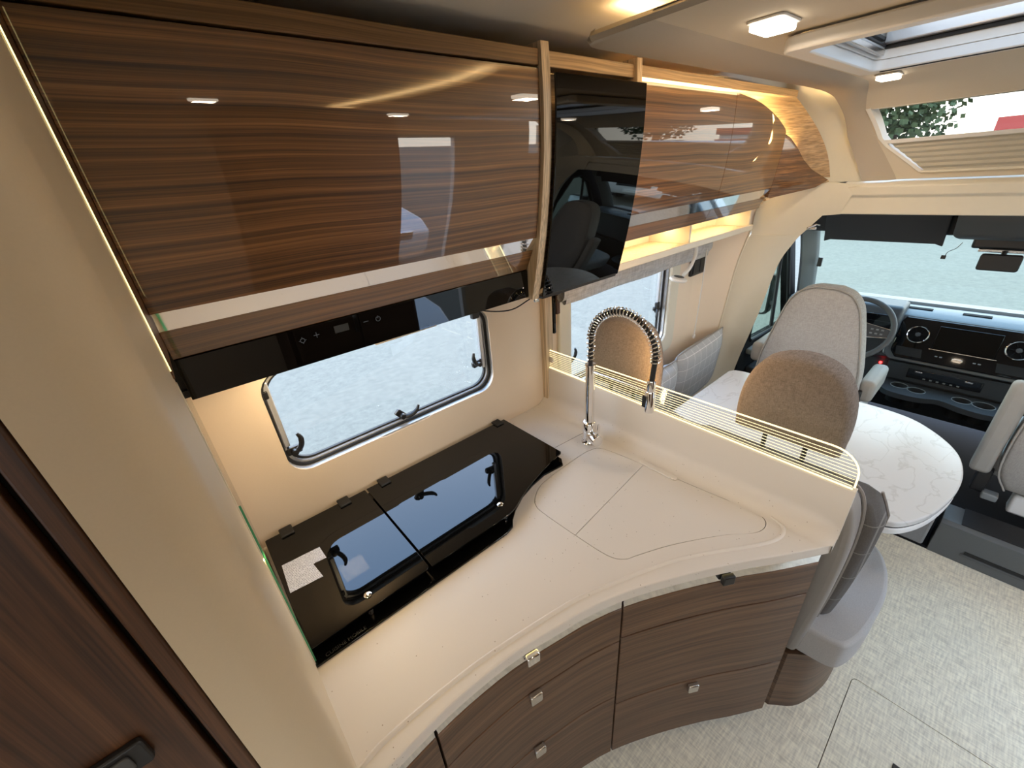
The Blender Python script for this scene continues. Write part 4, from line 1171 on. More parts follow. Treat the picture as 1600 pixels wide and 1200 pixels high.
def pillow(parent, name, mat, c, w, h, t, rx=0.0, rz=0.0, pinch=0.5):
    n = 14
    Rm = Matrix.Rotation(rz, 3, 'Z') @ Matrix.Rotation(rx, 3, 'X')
    m = MB()
    fr_r, bk = [], []
    for i in range(n + 1):
        a, b = [], []
        for j in range(n + 1):
            u, v = -1 + 2 * i / n, -1 + 2 * j / n
            th = t / 2 * (max(0, (1 - u ** 4)) * max(0, (1 - v ** 4))) ** pinch
            ku = 1 - 0.05 * (1 - v * v); kv = 1 - 0.05 * (1 - u * u)
            for lst, sg in ((a, -1), (b, 1)):
                lst.append(tuple(Vector(c) + Rm @ Vector((u * w / 2 * kv if False else u * w / 2 * (1 - 0.04 * (1 - abs(u)) * 0), sg * th, v * h / 2))))
        fr_r.append(a); bk.append(b[::-1])
    m.grid(fr_r); m.grid(bk)
    o = m.build(name, mat, parent, 0, 2, 70)
    edge = []
    for u, v in [(-1 + 2 * k / n, -1) for k in range(n)] + [(1, -1 + 2 * k / n) for k in range(n)] + [(1 - 2 * k / n, 1) for k in range(n)] + [(-1, 1 - 2 * k / n) for k in range(n)]:
        edge.append(tuple(Vector(c) + Rm @ Vector((u * w / 2, 0, v * h / 2))))
    MB().tube(edge, 0.005, 6, close=True).build('piping', 'bench_l', o)
    return o
t = thing('scatter_cushion', (2.36, 1.06, 0.60), 'pale grey checked cushion leaning on cream wall, the larger rear one', 'cushion', 'checked scatter cushions')
pillow(t, 'cover', 'plaid_l', (2.36, 1.075, 0.655), 0.60, 0.40, 0.11, 0.10, 0.04)
t = thing('scatter_cushion', (1.98, 1.03, 0.56), 'pale grey checked cushion in front, partly behind the tap', 'cushion', 'checked scatter cushions')
pillow(t, 'cover', 'plaid_l', (1.86, 1.055, 0.66), 0.36, 0.36, 0.12, 0.10, 0.0)

# bench behind the peninsula
bn = thing('dinette_bench', (1.45, 0.55, 0), 'grey upholstered dinette bench with two taupe headrests behind the peninsula', 'bench')
seat_o = spline([(1.195, 0.055), (1.205, -0.02), (1.235, -0.052), (1.33, -0.075), (1.50, -0.086), (1.64, -0.066), (1.735, -0.018), (1.775, 0.06), (1.785, 0.20)], 5) + [(1.785, 1.12), (1.195, 1.12)]
MB().prism(seat_o, 0.325, 0.455, 'z').build('seat_cushion', 'bench', bn, 0.014, 3)
base_o = spline([(1.168, 0.075), (1.25, 0.0), (1.42, -0.045), (1.58, -0.03), (1.70, 0.05), (1.72, 0.2)], 5) + [(1.72, 1.15), (1.168, 1.15)]
MB().prism(base_o, 0.0, 0.322, 'z').build('plinth', 'drawer_wood', bn)
# upholstered side of the backrest with piping, and the dark checked back cushion
sp0 = [(0.070, 0.30), (0.045, 0.45), (0.030, 0.62), (0.024, 0.80), (0.040, 0.93), (0.070, 1.0), (0.12, 1.02)]
ysd = spline([(0.062, 0.33), (0.052, 0.45), (0.040, 0.62), (0.036, 0.80), (0.046, 0.93), (0.075, 0.995), (0.14, 1.012)], 4)
MB().prism([(y, z) for y, z in ysd] + [(1.16, 1.012), (1.16, 0.33)], 1.170, 1.262, 'x').build('backrest', 'bench_l', bn, 0.02, 3)
MB().tube([(1.262, y - 0.002, z) for y, z in ysd], 0.005, 6).build('piping', 'bench_l', bn)
def bench_pad(y0, y1, nm):
    n = 8
    fr_r = []
    zs = np.linspace(0.458, 0.955, 14)
    rows = []
    for z in zs:
        f = (z - 0.458) / 0.497
        bulge = 0.052 * math.sin(PI * min(1, max(0, 0.08 + f * 0.90))) ** 0.5
        yy = y0 + 0.040 * (1 - f) ** 2 + 0.01 * f + 0.03 * max(0, f - 0.85) / 0.15
        x0 = 1.264
        rows.append([(x0, yy + 0.02, z), (x0 + 0.03, yy, z), (x0 + 0.07 + bulge * 0.6, yy + 0.004, z), (x0 + 0.085 + bulge, yy + 0.04, z), (x0 + 0.085 + bulge, y1 - 0.04, z), (x0 + 0.06 + bulge * 0.6, y1, z), (x0, y1, z)])
    m = MB().grid(rows, close=True)
    m.add(rows[0], [tuple(range(7))]); m.add(rows[-1], [tuple(range(6, -1, -1))])
    o = m.build(nm, 'plaid_d', bn, 0.012, 3, 50)
    MB().tube([(r[2][0], r[2][1] - 0.001, r[2][2]) for r in rows], 0.004, 6).build('piping', 'bench_l', o)
bench_pad(-0.018, 0.57, 'back_cushion'); bench_pad(0.59, 1.14, 'back_cushion')
def headrest(yc, zc, w, h, x=1.275):
    n = 28
    rows = []
    prof_ = [(-0.048, 0.88), (-0.043, 0.95), (-0.025, 1.0), (0.025, 1.0), (0.043, 0.95), (0.048, 0.88)]
    def outl(k):
        pts = []
        top = [( -0.50, -0.40), (-0.505, -0.12), (-0.46, 0.16), (-0.34, 0.39), (-0.12, 0.495), (0.12, 0.495), (0.34, 0.39), (0.46, 0.16), (0.505, -0.12), (0.50, -0.40), (0.465, -0.485), (0.2, -0.5), (-0.2, -0.5), (-0.465, -0.485)]
        return [(u * w * k, v * h * k) for u, v in spline(top, 3, True)]
    for dx, k in prof_:
        rows.append([(x + dx + 0.012 * math.cos(u / w * PI), yc + u, zc + v) for u, v in outl(k)])
    m = MB().grid(rows, close=True)
    nn = len(rows[0])
    for r_, sgn in ((rows[0], 1), (rows[-1], -1)):
        c = np.mean(np.array(r_), axis=0) + np.array((-0.006 * sgn, 0, 0))
        inner_ = [tuple(c + (np.array(p) - c) * 0.5 + np.array((-0.004 * sgn, 0, 0))) for p in r_]
        m.grid([r_, inner_], close=True)
        m.add(inner_ + [tuple(c)], [(i, (i + 1) % nn, nn) for i in range(nn)])
    o = m.build('headrest', 'head', bn, 0, 2, 60)
    for k in (-1, 1):
        MB().tube([(x, yc + k * 0.055, zc - h * 0.48), (x, yc + k * 0.055, 0.985)], 0.007, 8).build('headrest_post', 'black', o)
    return o
headrest(0.865, 1.180, 0.306, 0.290)
headrest(0.272, 1.196, 0.282, 0.268)

tb = thing('dinette_table', (1.97, 0.4, 0), 'white marble effect dinette table with rounded end', 'table')
to_ = spline([(1.53, 0.08), (1.548, -0.012), (1.60, -0.062), (1.70, -0.105), (1.84, -0.136), (1.96, -0.146), (2.07, -0.138), (2.17, -0.112), (2.26, -0.058), (2.34, 0.02), (2.375, 0.09), (2.39, 0.18), (2.392, 0.30)], 4) + [(2.385, 0.80), (2.372, 0.84), (2.34, 0.862), (1.60, 0.862), (1.53, 0.80)]
MB().prism(to_, 0.695, 0.72, 'z').build('table_top', 'marble', tb, 0.005, 3)
cc = np.mean(np.array(to_), axis=0)
MB().prism([tuple(cc + (np.array(p) - cc) * 0.985) for p in to_], 0.688, 0.695, 'z').build('turntable_gap', 'gap', tb)
MB().prism([tuple(cc + (np.array(p) - cc) * 0.995) for p in to_], 0.662, 0.688, 'z').build('lower_leaf', 'white', tb, 0.005, 3)
MB().lathe([(0, 0), (0.16, 0), (0.16, 0.01), (0.05, 0.03), (0.045, 0.66), (0, 0.66)], (2.02, 0.45, 0.002), (0, 0, 1), 24).build('pedestal', 'steel', tb)

# ================================================================ CAB
cf_ = box('floor_cab', 'dark', None, 2.462, 4.3, -1.05, 1.05, -0.05, 0.012); tag(cf_, kind='structure')
# seat consoles and step
sc = thing('seat_console', (2.6, 0.35, 0), 'grey carpeted box below driver seat behind the table', 'box')
MB().box(2.455, 2.80, -0.165, 0.93, 0.013, 0.32).build('box_body', 'textile', sc, 0.01)
st = thing('cab_step', (2.65, -0.6, 0), 'dark grey cab step with slotted front at the right', 'step')
m = MB().prism([(2.455, 0.0), (2.455, 0.185), (2.475, 0.20), (2.62, 0.20), (2.62, 0.0)], -1.0, -0.185, 'y'); m.build('riser', 'step', st, 0.003)
MB().box(2.4515, 2.456, -0.50, -0.30, 0.062, 0.078).build('slot', 'gap', st)
MB().box(2.450, 2.456, -0.50, -0.29, 0.046, 0.060).build('slot_lip', 'console', st, 0.002)
MB().box(2.4515, 2.456, -0.62, -0.53, 0.046, 0.078).build('slot', 'gap', st)
MB().box(2.475, 2.62, -0.95, -0.25, 0.2005, 0.206).build('tread', 'rubber', st)

def cab_seat(yc, label, arm_up, dx0=0.0):
    t = thing('cab_chair', (2.72 + dx0, yc, 0.2), label, 'seat', 'cab seats')
    half = [(0.20, 0.33), (0.245, 0.42), (0.255, 0.60), (0.245, 0.75), (0.225, 0.86), (0.205, 0.95), (0.185, 1.03), (0.160, 1.11), (0.115, 1.17), (0.05, 1.197)]
    hs = spline(half, 4)
    out = [(-a, b) for a, b in hs] + [(a, b) for a, b in hs[::-1]]
    layers = [(0.0, 0.93), (0.012, 0.97), (0.035, 1.0), (0.10, 1.0), (0.125, 0.97), (0.135, 0.92)]
    X0 = 2.585 + dx0
    rows = []
    for dx, k in layers:
        rows.append([(X0 + dx + (z - 0.5) * 0.02, yc + u * k, 0.8 + (z - 0.8) * (1 - (1 - k) * 0.6)) for u, z in out])
    m = MB().grid(rows, close=True)
    n = len(out)
    for r_, sg in ((rows[0], -1), (rows[-1], 1)):
        i1 = [(p[0] + sg * 0.010, yc + (p[1] - yc) * 0.55, 0.8 + (p[2] - 0.8) * 0.8) for p in r_]
        m.grid([r_, i1], close=True)
        m.add(i1, [tuple(range(n)) if sg < 0 else tuple(range(n - 1, -1, -1))])
    bk = m.build('backrest', 'seat', t, 0, 2, 60)
    MB().tube([(X0 + 0.007 + (z - 0.5) * 0.02, yc + u * 0.985, 0.8 + (z - 0.8) * 0.995) for u, z in out], 0.004, 6).build('piping', 'seat_side', bk)
    cu = rrect(X0 + 0.07, X0 + 0.58, yc - 0.27, yc + 0.27, (0.09, 0.09, 0.04, 0.04), 5)
    MB().prism(cu, 0.345, 0.50, 'z').build('seat_cushion', 'seat', t, 0.045, 4)
    MB().box(X0 + 0.06, X0 + 0.46, yc - 0.2, yc + 0.2, 0.325, 0.37).build('base', 'black', t, 0.02)
    for s2 in (-1, 1):
        if arm_up and s2 > 0:
            MB().prism(rrect(0.375, 0.86, X0 + 0.01, X0 + 0.10, 0.035, 5) and [(x, z) for z, x in rrect(0.375, 0.86, X0 + 0.01, X0 + 0.10, 0.035, 5)], yc + 0.262, yc + 0.335, 'y').build('armrest', 'seat_side', t, 0.02, 3)
            MB().box(X0 + 0.03, X0 + 0.075, yc + 0.25, yc + 0.30, 0.27, 0.40).build('arm_bracket', 'black', t, 0.006)
            MB().box(X0 + 0.0, X0 + 0.05, yc + 0.20, yc + 0.255, 0.255, 0.29).build('belt_buckle', 'pillar', t, 0.006)
            continue
        ya = yc + s2 * (0.280 if s2 < 0 else 0.285)
        zt_ = 0.715 if (s2 < 0 and not arm_up) else 0.80
        MB().box(X0 + 0.08, X0 + 0.40, ya - 0.036, ya + 0.036, zt_ - 0.125, zt_).build('armrest', 'seat_side', t, 0.025, 4)
        MB().box(X0 + 0.05, X0 + 0.12, yc + s2 * 0.25 - 0.02, yc + s2 * 0.25 + 0.02, 0.52, 0.66).build('arm_bracket', 'black', t, 0.006)
    if arm_up:
        MB().box(X0 + 0.02, X0 + 0.10, yc - 0.20, yc + 0.16, 0.215, 0.32).build('base_cover', 'white', t, 0.012)
    return t
cab_seat(0.555, 'light grey driver seat seen from behind, facing the steering wheel', False)
cab_seat(-0.53, 'light grey passenger seat with raised armrest at the right edge', True, 0.09)

# steering wheel
sw_c = Vector((3.10, 0.545, 0.86)); ax_ = Vector((-0.80, 0, 0.52)).normalized()
swh = thing('steering_wheel', (3.12, 0.52, 0.80), 'black steering wheel with silver spokes in front of driver seat', 'steering wheel')
u_ = Vector((0, 1, 0)); w_ = ax_.cross(u_)
C0 = Vector((3.07, 0.475, 0.865))
ringp = lambda r, h=0.0, n=40: [tuple(C0 + (u_ * math.cos(2 * PI * k / n) + w_ * math.sin(2 * PI * k / n)) * r + ax_ * h) for k in range(n)]
MB().tube(ringp(0.185), 0.015, 10, close=True).build('rim', 'console', swh)
MB().lathe([(0, -0.05), (0.055, -0.05), (0.07, -0.01), (0.062, 0.012), (0.03, 0.02), (0, 0.022)], tuple(C0), tuple(ax_), 24).build('hub', 'dash', swh)
for sg in (-1, 1):
    a = C0 + u_ * sg * 0.055; b = C0 + u_ * sg * 0.175
    pts = []
    for (d, e) in ((0, 0.045), (0, -0.04), (1, -0.02), (1, 0.028)):
        pp = (a if d == 0 else b) + w_ * e
        pts.append(pp)
    m = MB().add([tuple(p + ax_ * 0.004) for p in pts] + [tuple(p - ax_ * 0.008) for p in pts], [(0, 1, 2, 3), (7, 6, 5, 4), (0, 4, 5, 1), (1, 5, 6, 2), (2, 6, 7, 3), (3, 7, 4, 0)])
    spk = m.build('spoke', 'dash', swh, 0.003)
    MB().tube([tuple(p + ax_ * 0.006) for p in pts], 0.003, 6, close=True).build('spoke_trim', 'chrome', spk)
    for i in range(3):
        for j in range(2):
            q = a.lerp(b, 0.3 + 0.2 * i) + w_ * (0.014 - 0.024 * j) + ax_ * 0.005
            MB().box(q.x - 0.004, q.x + 0.004, q.y - 0.006, q.y + 0.006, q.z - 0.003, q.z + 0.004).build('spoke_button', 'pillar', spk)
MB().tube([tuple(C0 - ax_ * 0.03), (3.36, 0.475, 0.66)], 0.04, 12).build('steering_column', 'dark', swh)

# dashboard
db = thing('dashboard', (3.5, 0, 0.4), 'black vehicle dashboard with screen, round vents and cup holders', 'dashboard')
prof = [(3.46, 0.895), (3.62, 0.90), (3.95, 0.86), (3.95, 0.2), (3.55, 0.2), (3.47, 0.36), (3.40, 0.42), (3.395, 0.60), (3.365, 0.625), (3.38, 0.66)]
MB().prism(prof, -0.95, 0.95, 'y').build('body', 'dash', db, 0.012, 3)
tprof = [(3.44, 0.885), (3.48, 0.905), (3.62, 0.908), (3.95, 0.868), (3.95, 0.85), (3.44, 0.87)]
MB().prism(tprof, -0.95, 0.95, 'y').build('top_pad', 'dash_l', db, 0.008, 3)
MB().prism([(3.62, 0.909), (3.66, 0.9095), (3.72, 0.903), (3.72, 0.90)], -0.9, 0.9, 'y').build('demister_slot', 'dark', db)
for k, yy in enumerate(np.linspace(-0.5, 0.5, 5)):
    box('vent_slot', 'dark', db, 3.52, 3.56, yy - 0.06, yy + 0.06, 0.906, 0.912, 0.002)
# leaning instrument panel: local frame on the sloping face
def face(yv, zv, d=0.0):
    """point on the sloping centre panel: zv 0 bottom..1 top"""
    x = 3.362 + 0.085 * zv; z = 0.635 + 0.245 * zv
    n = Vector((-0.945, 0, 0.327))
    return Vector((x, yv, z)) + n * d
def face_slab(name, mat, parent, poly, d0, d1, bevel=0.003):
    n = len(poly)
    vs = [tuple(face(y, z, d0)) for y, z in poly] + [tuple(face(y, z, d1)) for y, z in poly]
    fs = [tuple(range(n - 1, -1, -1)), tuple(range(n, 2 * n))] + [(i, (i + 1) % n, n + (i + 1) % n, n + i) for i in range(n)]
    return MB().add(vs, fs).build(name, mat, parent, bevel, 2, 40)
cl = face_slab('centre_panel', 'screen', db, [(0.285, 0.98), (-0.285, 0.98), (-0.30, 0.85), (-0.30, 0.15), (-0.27, 0.0), (0.27, 0.0), (0.30, 0.15), (0.30, 0.85)], 0.0, 0.022, 0.006)
face_slab('panel_rim', 'dash_l', db, [(0.315, 1.02), (-0.315, 1.02), (-0.33, 0.05), (-0.29, -0.07), (0.29, -0.07), (0.33, 0.05)], -0.02, 0.010, 0.006)
face_slab('touch_screen', 'black_glass', cl, [(0.125, 0.86), (-0.135, 0.86), (-0.135, 0.34), (0.125, 0.34)], 0.022, 0.030, 0.003)
face_slab('screen_line', 'steel', cl, [(0.135, 0.325), (-0.145, 0.325), (-0.145, 0.315), (0.135, 0.315)], 0.022, 0.0235, 0)
face_slab('hazard_button', 'steel', cl, [(0.022, 0.19), (-0.022, 0.19), (-0.022, 0.14), (0.022, 0.14)], 0.022, 0.027, 0.001)
for yy in (0.09, 0.07, -0.07, -0.09):
    face_slab('key_mark', 'pillar', cl, [(yy + 0.006, 0.19), (yy - 0.006, 0.19), (yy - 0.006, 0.165), (yy + 0.006, 0.165)], 0.022, 0.0235, 0)
for yy in (0.215, -0.215):
    face_slab('pocket', 'gap', cl, [(yy + 0.065, 0.27), (yy - 0.055, 0.27), (yy - 0.065, 0.07), (yy + 0.055, 0.07)], 0.020, 0.0225, 0)
for yy in (0.205, -0.205):
    c = face(yy, 0.60, 0.02)
    n_ = Vector((-0.945, 0, 0.327))
    v = MB().lathe([(0, 0), (0.052, 0), (0.052, 0.018), (0.047, 0.020), (0.044, 0.006), (0, 0.004)], tuple(c), tuple(n_), 28).build('round_vent', 'dark', db)
    uu = Vector((0, 1, 0)); ww = n_.cross(uu)
    MB().tube([tuple(c + n_ * 0.018 + (uu * math.cos(a) + ww * math.sin(a)) * 0.0485) for a in np.linspace(0, 2 * PI, 33)[:-1]], 0.0042, 8, close=True).build('vent_ring', 'chrome', v)
    MB().lathe([(0, 0), (0.014, 0), (0.012, 0.010), (0, 0.012)], tuple(c + n_ * 0.005), tuple(n_), 12).build('vent_hub', 'console', v)
    for k in range(3):
        a = k * PI / 3
        d_ = uu * math.cos(a) + ww * math.sin(a)
        MB().tube([tuple(c + n_ * 0.010 - d_ * 0.043), tuple(c + n_ * 0.010 + d_ * 0.043)], 0.003, 5).build('vent_vane', 'dark', v)
# start button, red indicator
MB().lathe([(0, 0), (0.020, 0), (0.020, 0.010), (0.015, 0.013), (0, 0.011)], (3.375, 0.312, 0.655), (-0.95, 0, 0.3), 18).build('start_button', 'dark', db)
MB().tube([(3.365 + 0.006 * math.sin(a), 0.312 + 0.021 * math.cos(a), 0.662 + 0.021 * math.sin(a)) for a in np.linspace(0, 2 * PI, 25)[:-1]], 0.0025, 6, close=True).build('button_ring', 'chrome', db)
MB().lathe([(0, 0), (0.008, 0), (0.008, 0.004), (0, 0.005)], (3.392, 0.326, 0.567), (-1, 0, 0), 12).build('indicator_light', 'red_led', db)
# climate strip
MB().box(3.372, 3.40, -0.145, 0.185, 0.512, 0.575).build('climate_panel', 'screen', db, 0.004)
for yy in (0.135, -0.085):
    MB().box(3.366, 3.374, yy - 0.017, yy + 0.017, 0.556, 0.566).build('climate_key', 'steel', db, 0.002)
for k in range(6):
    MB().box(3.368, 3.374, 0.10 - k * 0.03 - 0.006, 0.10 - k * 0.03 + 0.006, 0.520, 0.527).build('climate_key', 'pillar', db)
MB().box(3.375, 3.40, -0.29, 0.29, 0.485, 0.600).build('lower_panel', 'dash', db, 0.004)
# cup holder tray
tray = spline([(3.394, 0.29), (3.30, 0.285), (3.215, 0.25), (3.19, 0.17), (3.20, 0.08), (3.235, 0.0), (3.20, -0.09), (3.185, -0.18), (3.21, -0.25), (3.30, -0.285), (3.394, -0.29)], 4)
CUPS = ((3.323, 0.194, 0.042), (3.301, 0.110, 0.042), (3.306, -0.088, 0.042), (3.304, -0.178, 0.047))
plate('cup_tray', 'dash', db, tray, [[(cx0 + r0 * math.cos(a), cy0 + r0 * math.sin(a)) for a in np.linspace(0, 2 * PI, 25)[:-1]] for cx0, cy0, r0 in CUPS], 0.435, 0.468, 'z', 0.003)
for cx0, cy0, r0 in CUPS:
    MB().lathe([(0.0, 0.0), (r0 * 0.85, 0.0), (r0 + 0.0015, 0.08), (r0 + 0.004, 0.08), (r0 + 0.002, -0.004), (0, -0.004)], (cx0, cy0, 0.368), (0, 0, 1), 24).build('cup_holder', 'gap', db)
    MB().tube([(cx0 + r0 * math.cos(a), cy0 + r0 * math.sin(a), 0.469) for a in np.linspace(0, 2 * PI, 25)[:-1]], 0.002, 6, close=True).build('cup_rim', 'pillar', db)
# instrument binnacle behind the wheel
MB().prism([(3.30, 0.86), (3.34, 0.955), (3.52, 0.955), (3.58, 0.90), (3.40, 0.72)], 0.30, 0.66, 'y').build('binnacle', 'dash', db, 0.02, 4)
MB().box(3.305, 3.322, 0.33, 0.63, 0.775, 0.905).build('cluster', 'screen', db, 0.004)

# windscreen (window_5), side doors, pillars, headliner
ws = thing('window_5', (3.6, 0, 0.86), None, None, None, 'structure')
rows = [[(3.88 - 0.10 * abs(v) ** 2, v * 0.97, 0.84), (3.56 - 0.09 * abs(v) ** 2, v * 0.90, 1.20), (3.26 - 0.08 * abs(v) ** 2, v * 0.83, 1.56)] for v in np.linspace(-1, 1, 13)]
MB().grid(rows).build('pane', 'screen_pane', ws)
MB().tube([(r[0][0] - 0.01, r[0][1], r[0][2] + 0.01) for r in rows], 0.012, 6).build('bottom_seal', 'rubber', ws)
for sg in (1, -1):
    ap = [(3.80, sg * 0.945, 0.78), (3.66, sg * 0.917, 0.95), (3.47, sg * 0.893, 1.20), (3.30, sg * 0.885, 1.42), (3.16, sg * 0.87, 1.58)]
    rows = []
    for p in spline(ap, 4):
        rows.append([(p[0], p[1] - sg * 0.055, p[2]), (p[0] - 0.045, p[1] - sg * 0.045, p[2]), (p[0] - 0.085, p[1] + sg * 0.02, p[2]), (p[0] - 0.03, p[1] + sg * 0.05, p[2])])
    o = MB().grid(rows, close=True).build('trim_9' if sg > 0 else 'trim_10', 'pillar', None, 0, 2, 50); tag(o, kind='structure')
    if sg > 0: box('pillar_clip', 'black', o, 3.435, 3.455, 0.805, 0.83, 1.13, 1.19, 0.003)
    # cab door with its window
    yd = sg * 0.985
    dr_o = [(2.80, 0.0), (3.86, 0.0), (3.86, 0.72), (3.70, 0.86), (3.32, 1.46), (3.10, 1.54), (2.80, 1.56)]
    hole = [(2.94, 0.70), (3.60, 0.66), (3.62, 0.72), (3.30, 1.28), (3.16, 1.38), (3.05, 1.36), (2.93, 1.05), (2.90, 0.76)]
    d_ = thing('door_1' if sg > 0 else 'door_2', (3.2, yd, 0.02), None, None, None, 'structure')
    plate('panel', 'dark', d_, dr_o, [hole], yd, yd + sg * 0.05, 'y', 0.004)
    MB().prism(hole, yd + sg * 0.03, yd + sg * 0.034, 'y').build('pane', 'screen_pane', d_)
    MB().tube([(x, yd - sg * 0.004, z) for x, z in hole], 0.012, 6, close=True).build('seal', 'rubber', d_)
    MB().tube([(3.36, yd + sg * 0.015, 0.69), (3.22, yd + sg * 0.015, 1.34)], 0.013, 6).build('divider_bar', 'rubber', d_)
    MB().box(2.90, 3.60, yd - sg * 0.05 if sg > 0 else yd, yd if sg > 0 else yd + 0.05, 0.61, 0.65).build('sill', 'pillar', d_, 0.012, 3)
    MB().box(2.95, 3.5, min(yd, yd - sg * 0.07), max(yd, yd - sg * 0.07), 0.42, 0.50).build('door_armrest', 'dash', d_, 0.02, 3)
    # outside mirror
    mr = thing('wing_mirror', (3.42, sg * 1.15, 0.75), 'black wing mirror outside the driver window' if sg > 0 else 'black wing mirror outside the passenger window', 'mirror', 'wing mirrors')
    MB().prism(rrect(sg * 1.06 if sg > 0 else -1.26, sg * 1.26 if sg > 0 else -1.06, 0.74, 1.06, 0.04, 4), 3.40, 3.50, 'x').build('shell', 'black', mr, 0.02, 3)
    MB().prism(rrect(1.075 if sg > 0 else -1.245, 1.245 if sg > 0 else -1.075, 0.76, 1.04, 0.03, 4), 3.394, 3.3995, 'x').build('mirror_glass', 'chrome', mr)
    MB().tube([(3.45, sg * 1.04, 0.82), (3.45, sg * 1.08, 0.84)], 0.03, 8).build('stalk', 'black', mr)
hl = MB().shell([[(2.78, -0.9, 1.585), (2.78, 0.9, 1.585)], [(3.05, -0.88, 1.585), (3.05, 0.88, 1.585)], [(3.22, -0.84, 1.555), (3.22, 0.84, 1.555)]], (0, 0, 0.03)).build('ceiling_cab', 'visor'); tag(hl, kind='structure')
hs2 = MB().prism([(3.215, 1.58), (3.215, 1.395), (3.25, 1.385), (3.30, 1.42), (3.30, 1.58)], -0.86, 0.86, 'y').build('trim_11', 'visor', None, 0.006); tag(hs2, kind='structure')
# sun visors
def visor(y0, y1, lab):
    t = thing('sun_visor', (3.14, (y0 + y1) / 2, 1.40), lab, 'sun visor', 'sun visors')
    rows = [[(3.105 + 0.10 * f, y0 + (y1 - y0) * g, 1.548 - 0.205 * f - (0.012 if g in (0, 1) else 0)) for g in (0, 0.06, 0.5, 0.94, 1)] for f in (0, 0.05, 0.5, 0.95, 1)]
    MB().shell(rows, (0.014, 0, 0.010)).build('pad', 'visor', t, 0.005, 3, 50)
    MB().tube([(3.10, y0, 1.552), (3.10, y1, 1.552)], 0.007, 6).build('pivot_rod', 'black', t)
visor(0.235, 0.77, 'dark sun visor folded down above driver side of windscreen')
visor(-0.77, -0.235, 'dark sun visor above passenger side of windscreen')
oh = thing('overhead_console', (3.12, 0, 1.42), 'dark grey overhead console at the top middle of windscreen', 'console')
MB().prism([(2.98, 1.575), (2.98, 1.50), (3.06, 1.40), (3.20, 1.375), (3.27, 1.43), (3.27, 1.56)], -0.205, 0.205, 'y').build('body', 'console', oh, 0.025, 4)
MB().box(3.185, 3.26, -0.15, 0.13, 1.335, 1.40).build('sensor_pod', 'black', oh, 0.012, 3)
MB().box(3.20, 3.24, -0.10, 0.10, 1.318, 1.334).build('pod_lens', 'steel', oh, 0.003)
rm = thing('rear_view_mirror', (3.16, 0.0, 1.29), 'small black rear view mirror below the overhead console', 'mirror')
MB().prism(rrect(-0.062, 0.082, 1.238, 1.318, 0.012, 4), 3.150, 3.175, 'x').build('shell', 'black', rm, 0.006, 3)
MB().tube([(3.165, 0.01, 1.30), (3.178, 0.005, 1.33)], 0.010, 8).build('stem', 'black', rm)
tg = thing('dangling_tag', (3.2, 0.21, 1.30), 'small dark tag on a wire hanging before the windscreen', 'tag')
MB().tube(spline([(3.20, 0.165, 1.36), (3.20, 0.18, 1.33), (3.20, 0.205, 1.31), (3.20, 0.21, 1.29)], 4), 0.0018, 5).build('wire', 'black', tg)
MB().box(3.197, 3.203, 0.205, 0.225, 1.272, 1.292).build('tag_body', 'black', tg, 0.002)

# ================================================================ ENTRANCE SIDE (seen in reflections)
ed = thing('door_3', (1.7, -1.2, 0.06), None, None, None, 'structure')
for x in (1.43, 1.965):
    box('jamb', 'white', ed, x - 0.02, x + 0.02, -1.215, -1.165, 0.06, 1.92, 0.003)
box('lintel', 'white', ed, 1.41, 1.985, -1.215, -1.165, 1.90, 1.935, 0.003)
tw = thing('tall_cupboard', (0.75, -0.95, 0), 'walnut tall cupboard on the entrance side behind the camera', 'cupboard')
box('carcass', 'tall_wood', tw, 0.45, 1.30, -1.175, -0.78, 0.02, 2.12, 0.003)
box('door_leaf', 'drawer_wood', tw, 0.48, 0.87, -0.778, -0.762, 0.15, 2.05, 0.003)
box('door_leaf', 'drawer_wood', tw, 0.88, 1.27, -0.778, -0.762, 0.15, 2.05, 0.003)
box('handle', 'chrome', tw, 0.84, 0.86, -0.762, -0.75, 1.0, 1.12, 0.003)

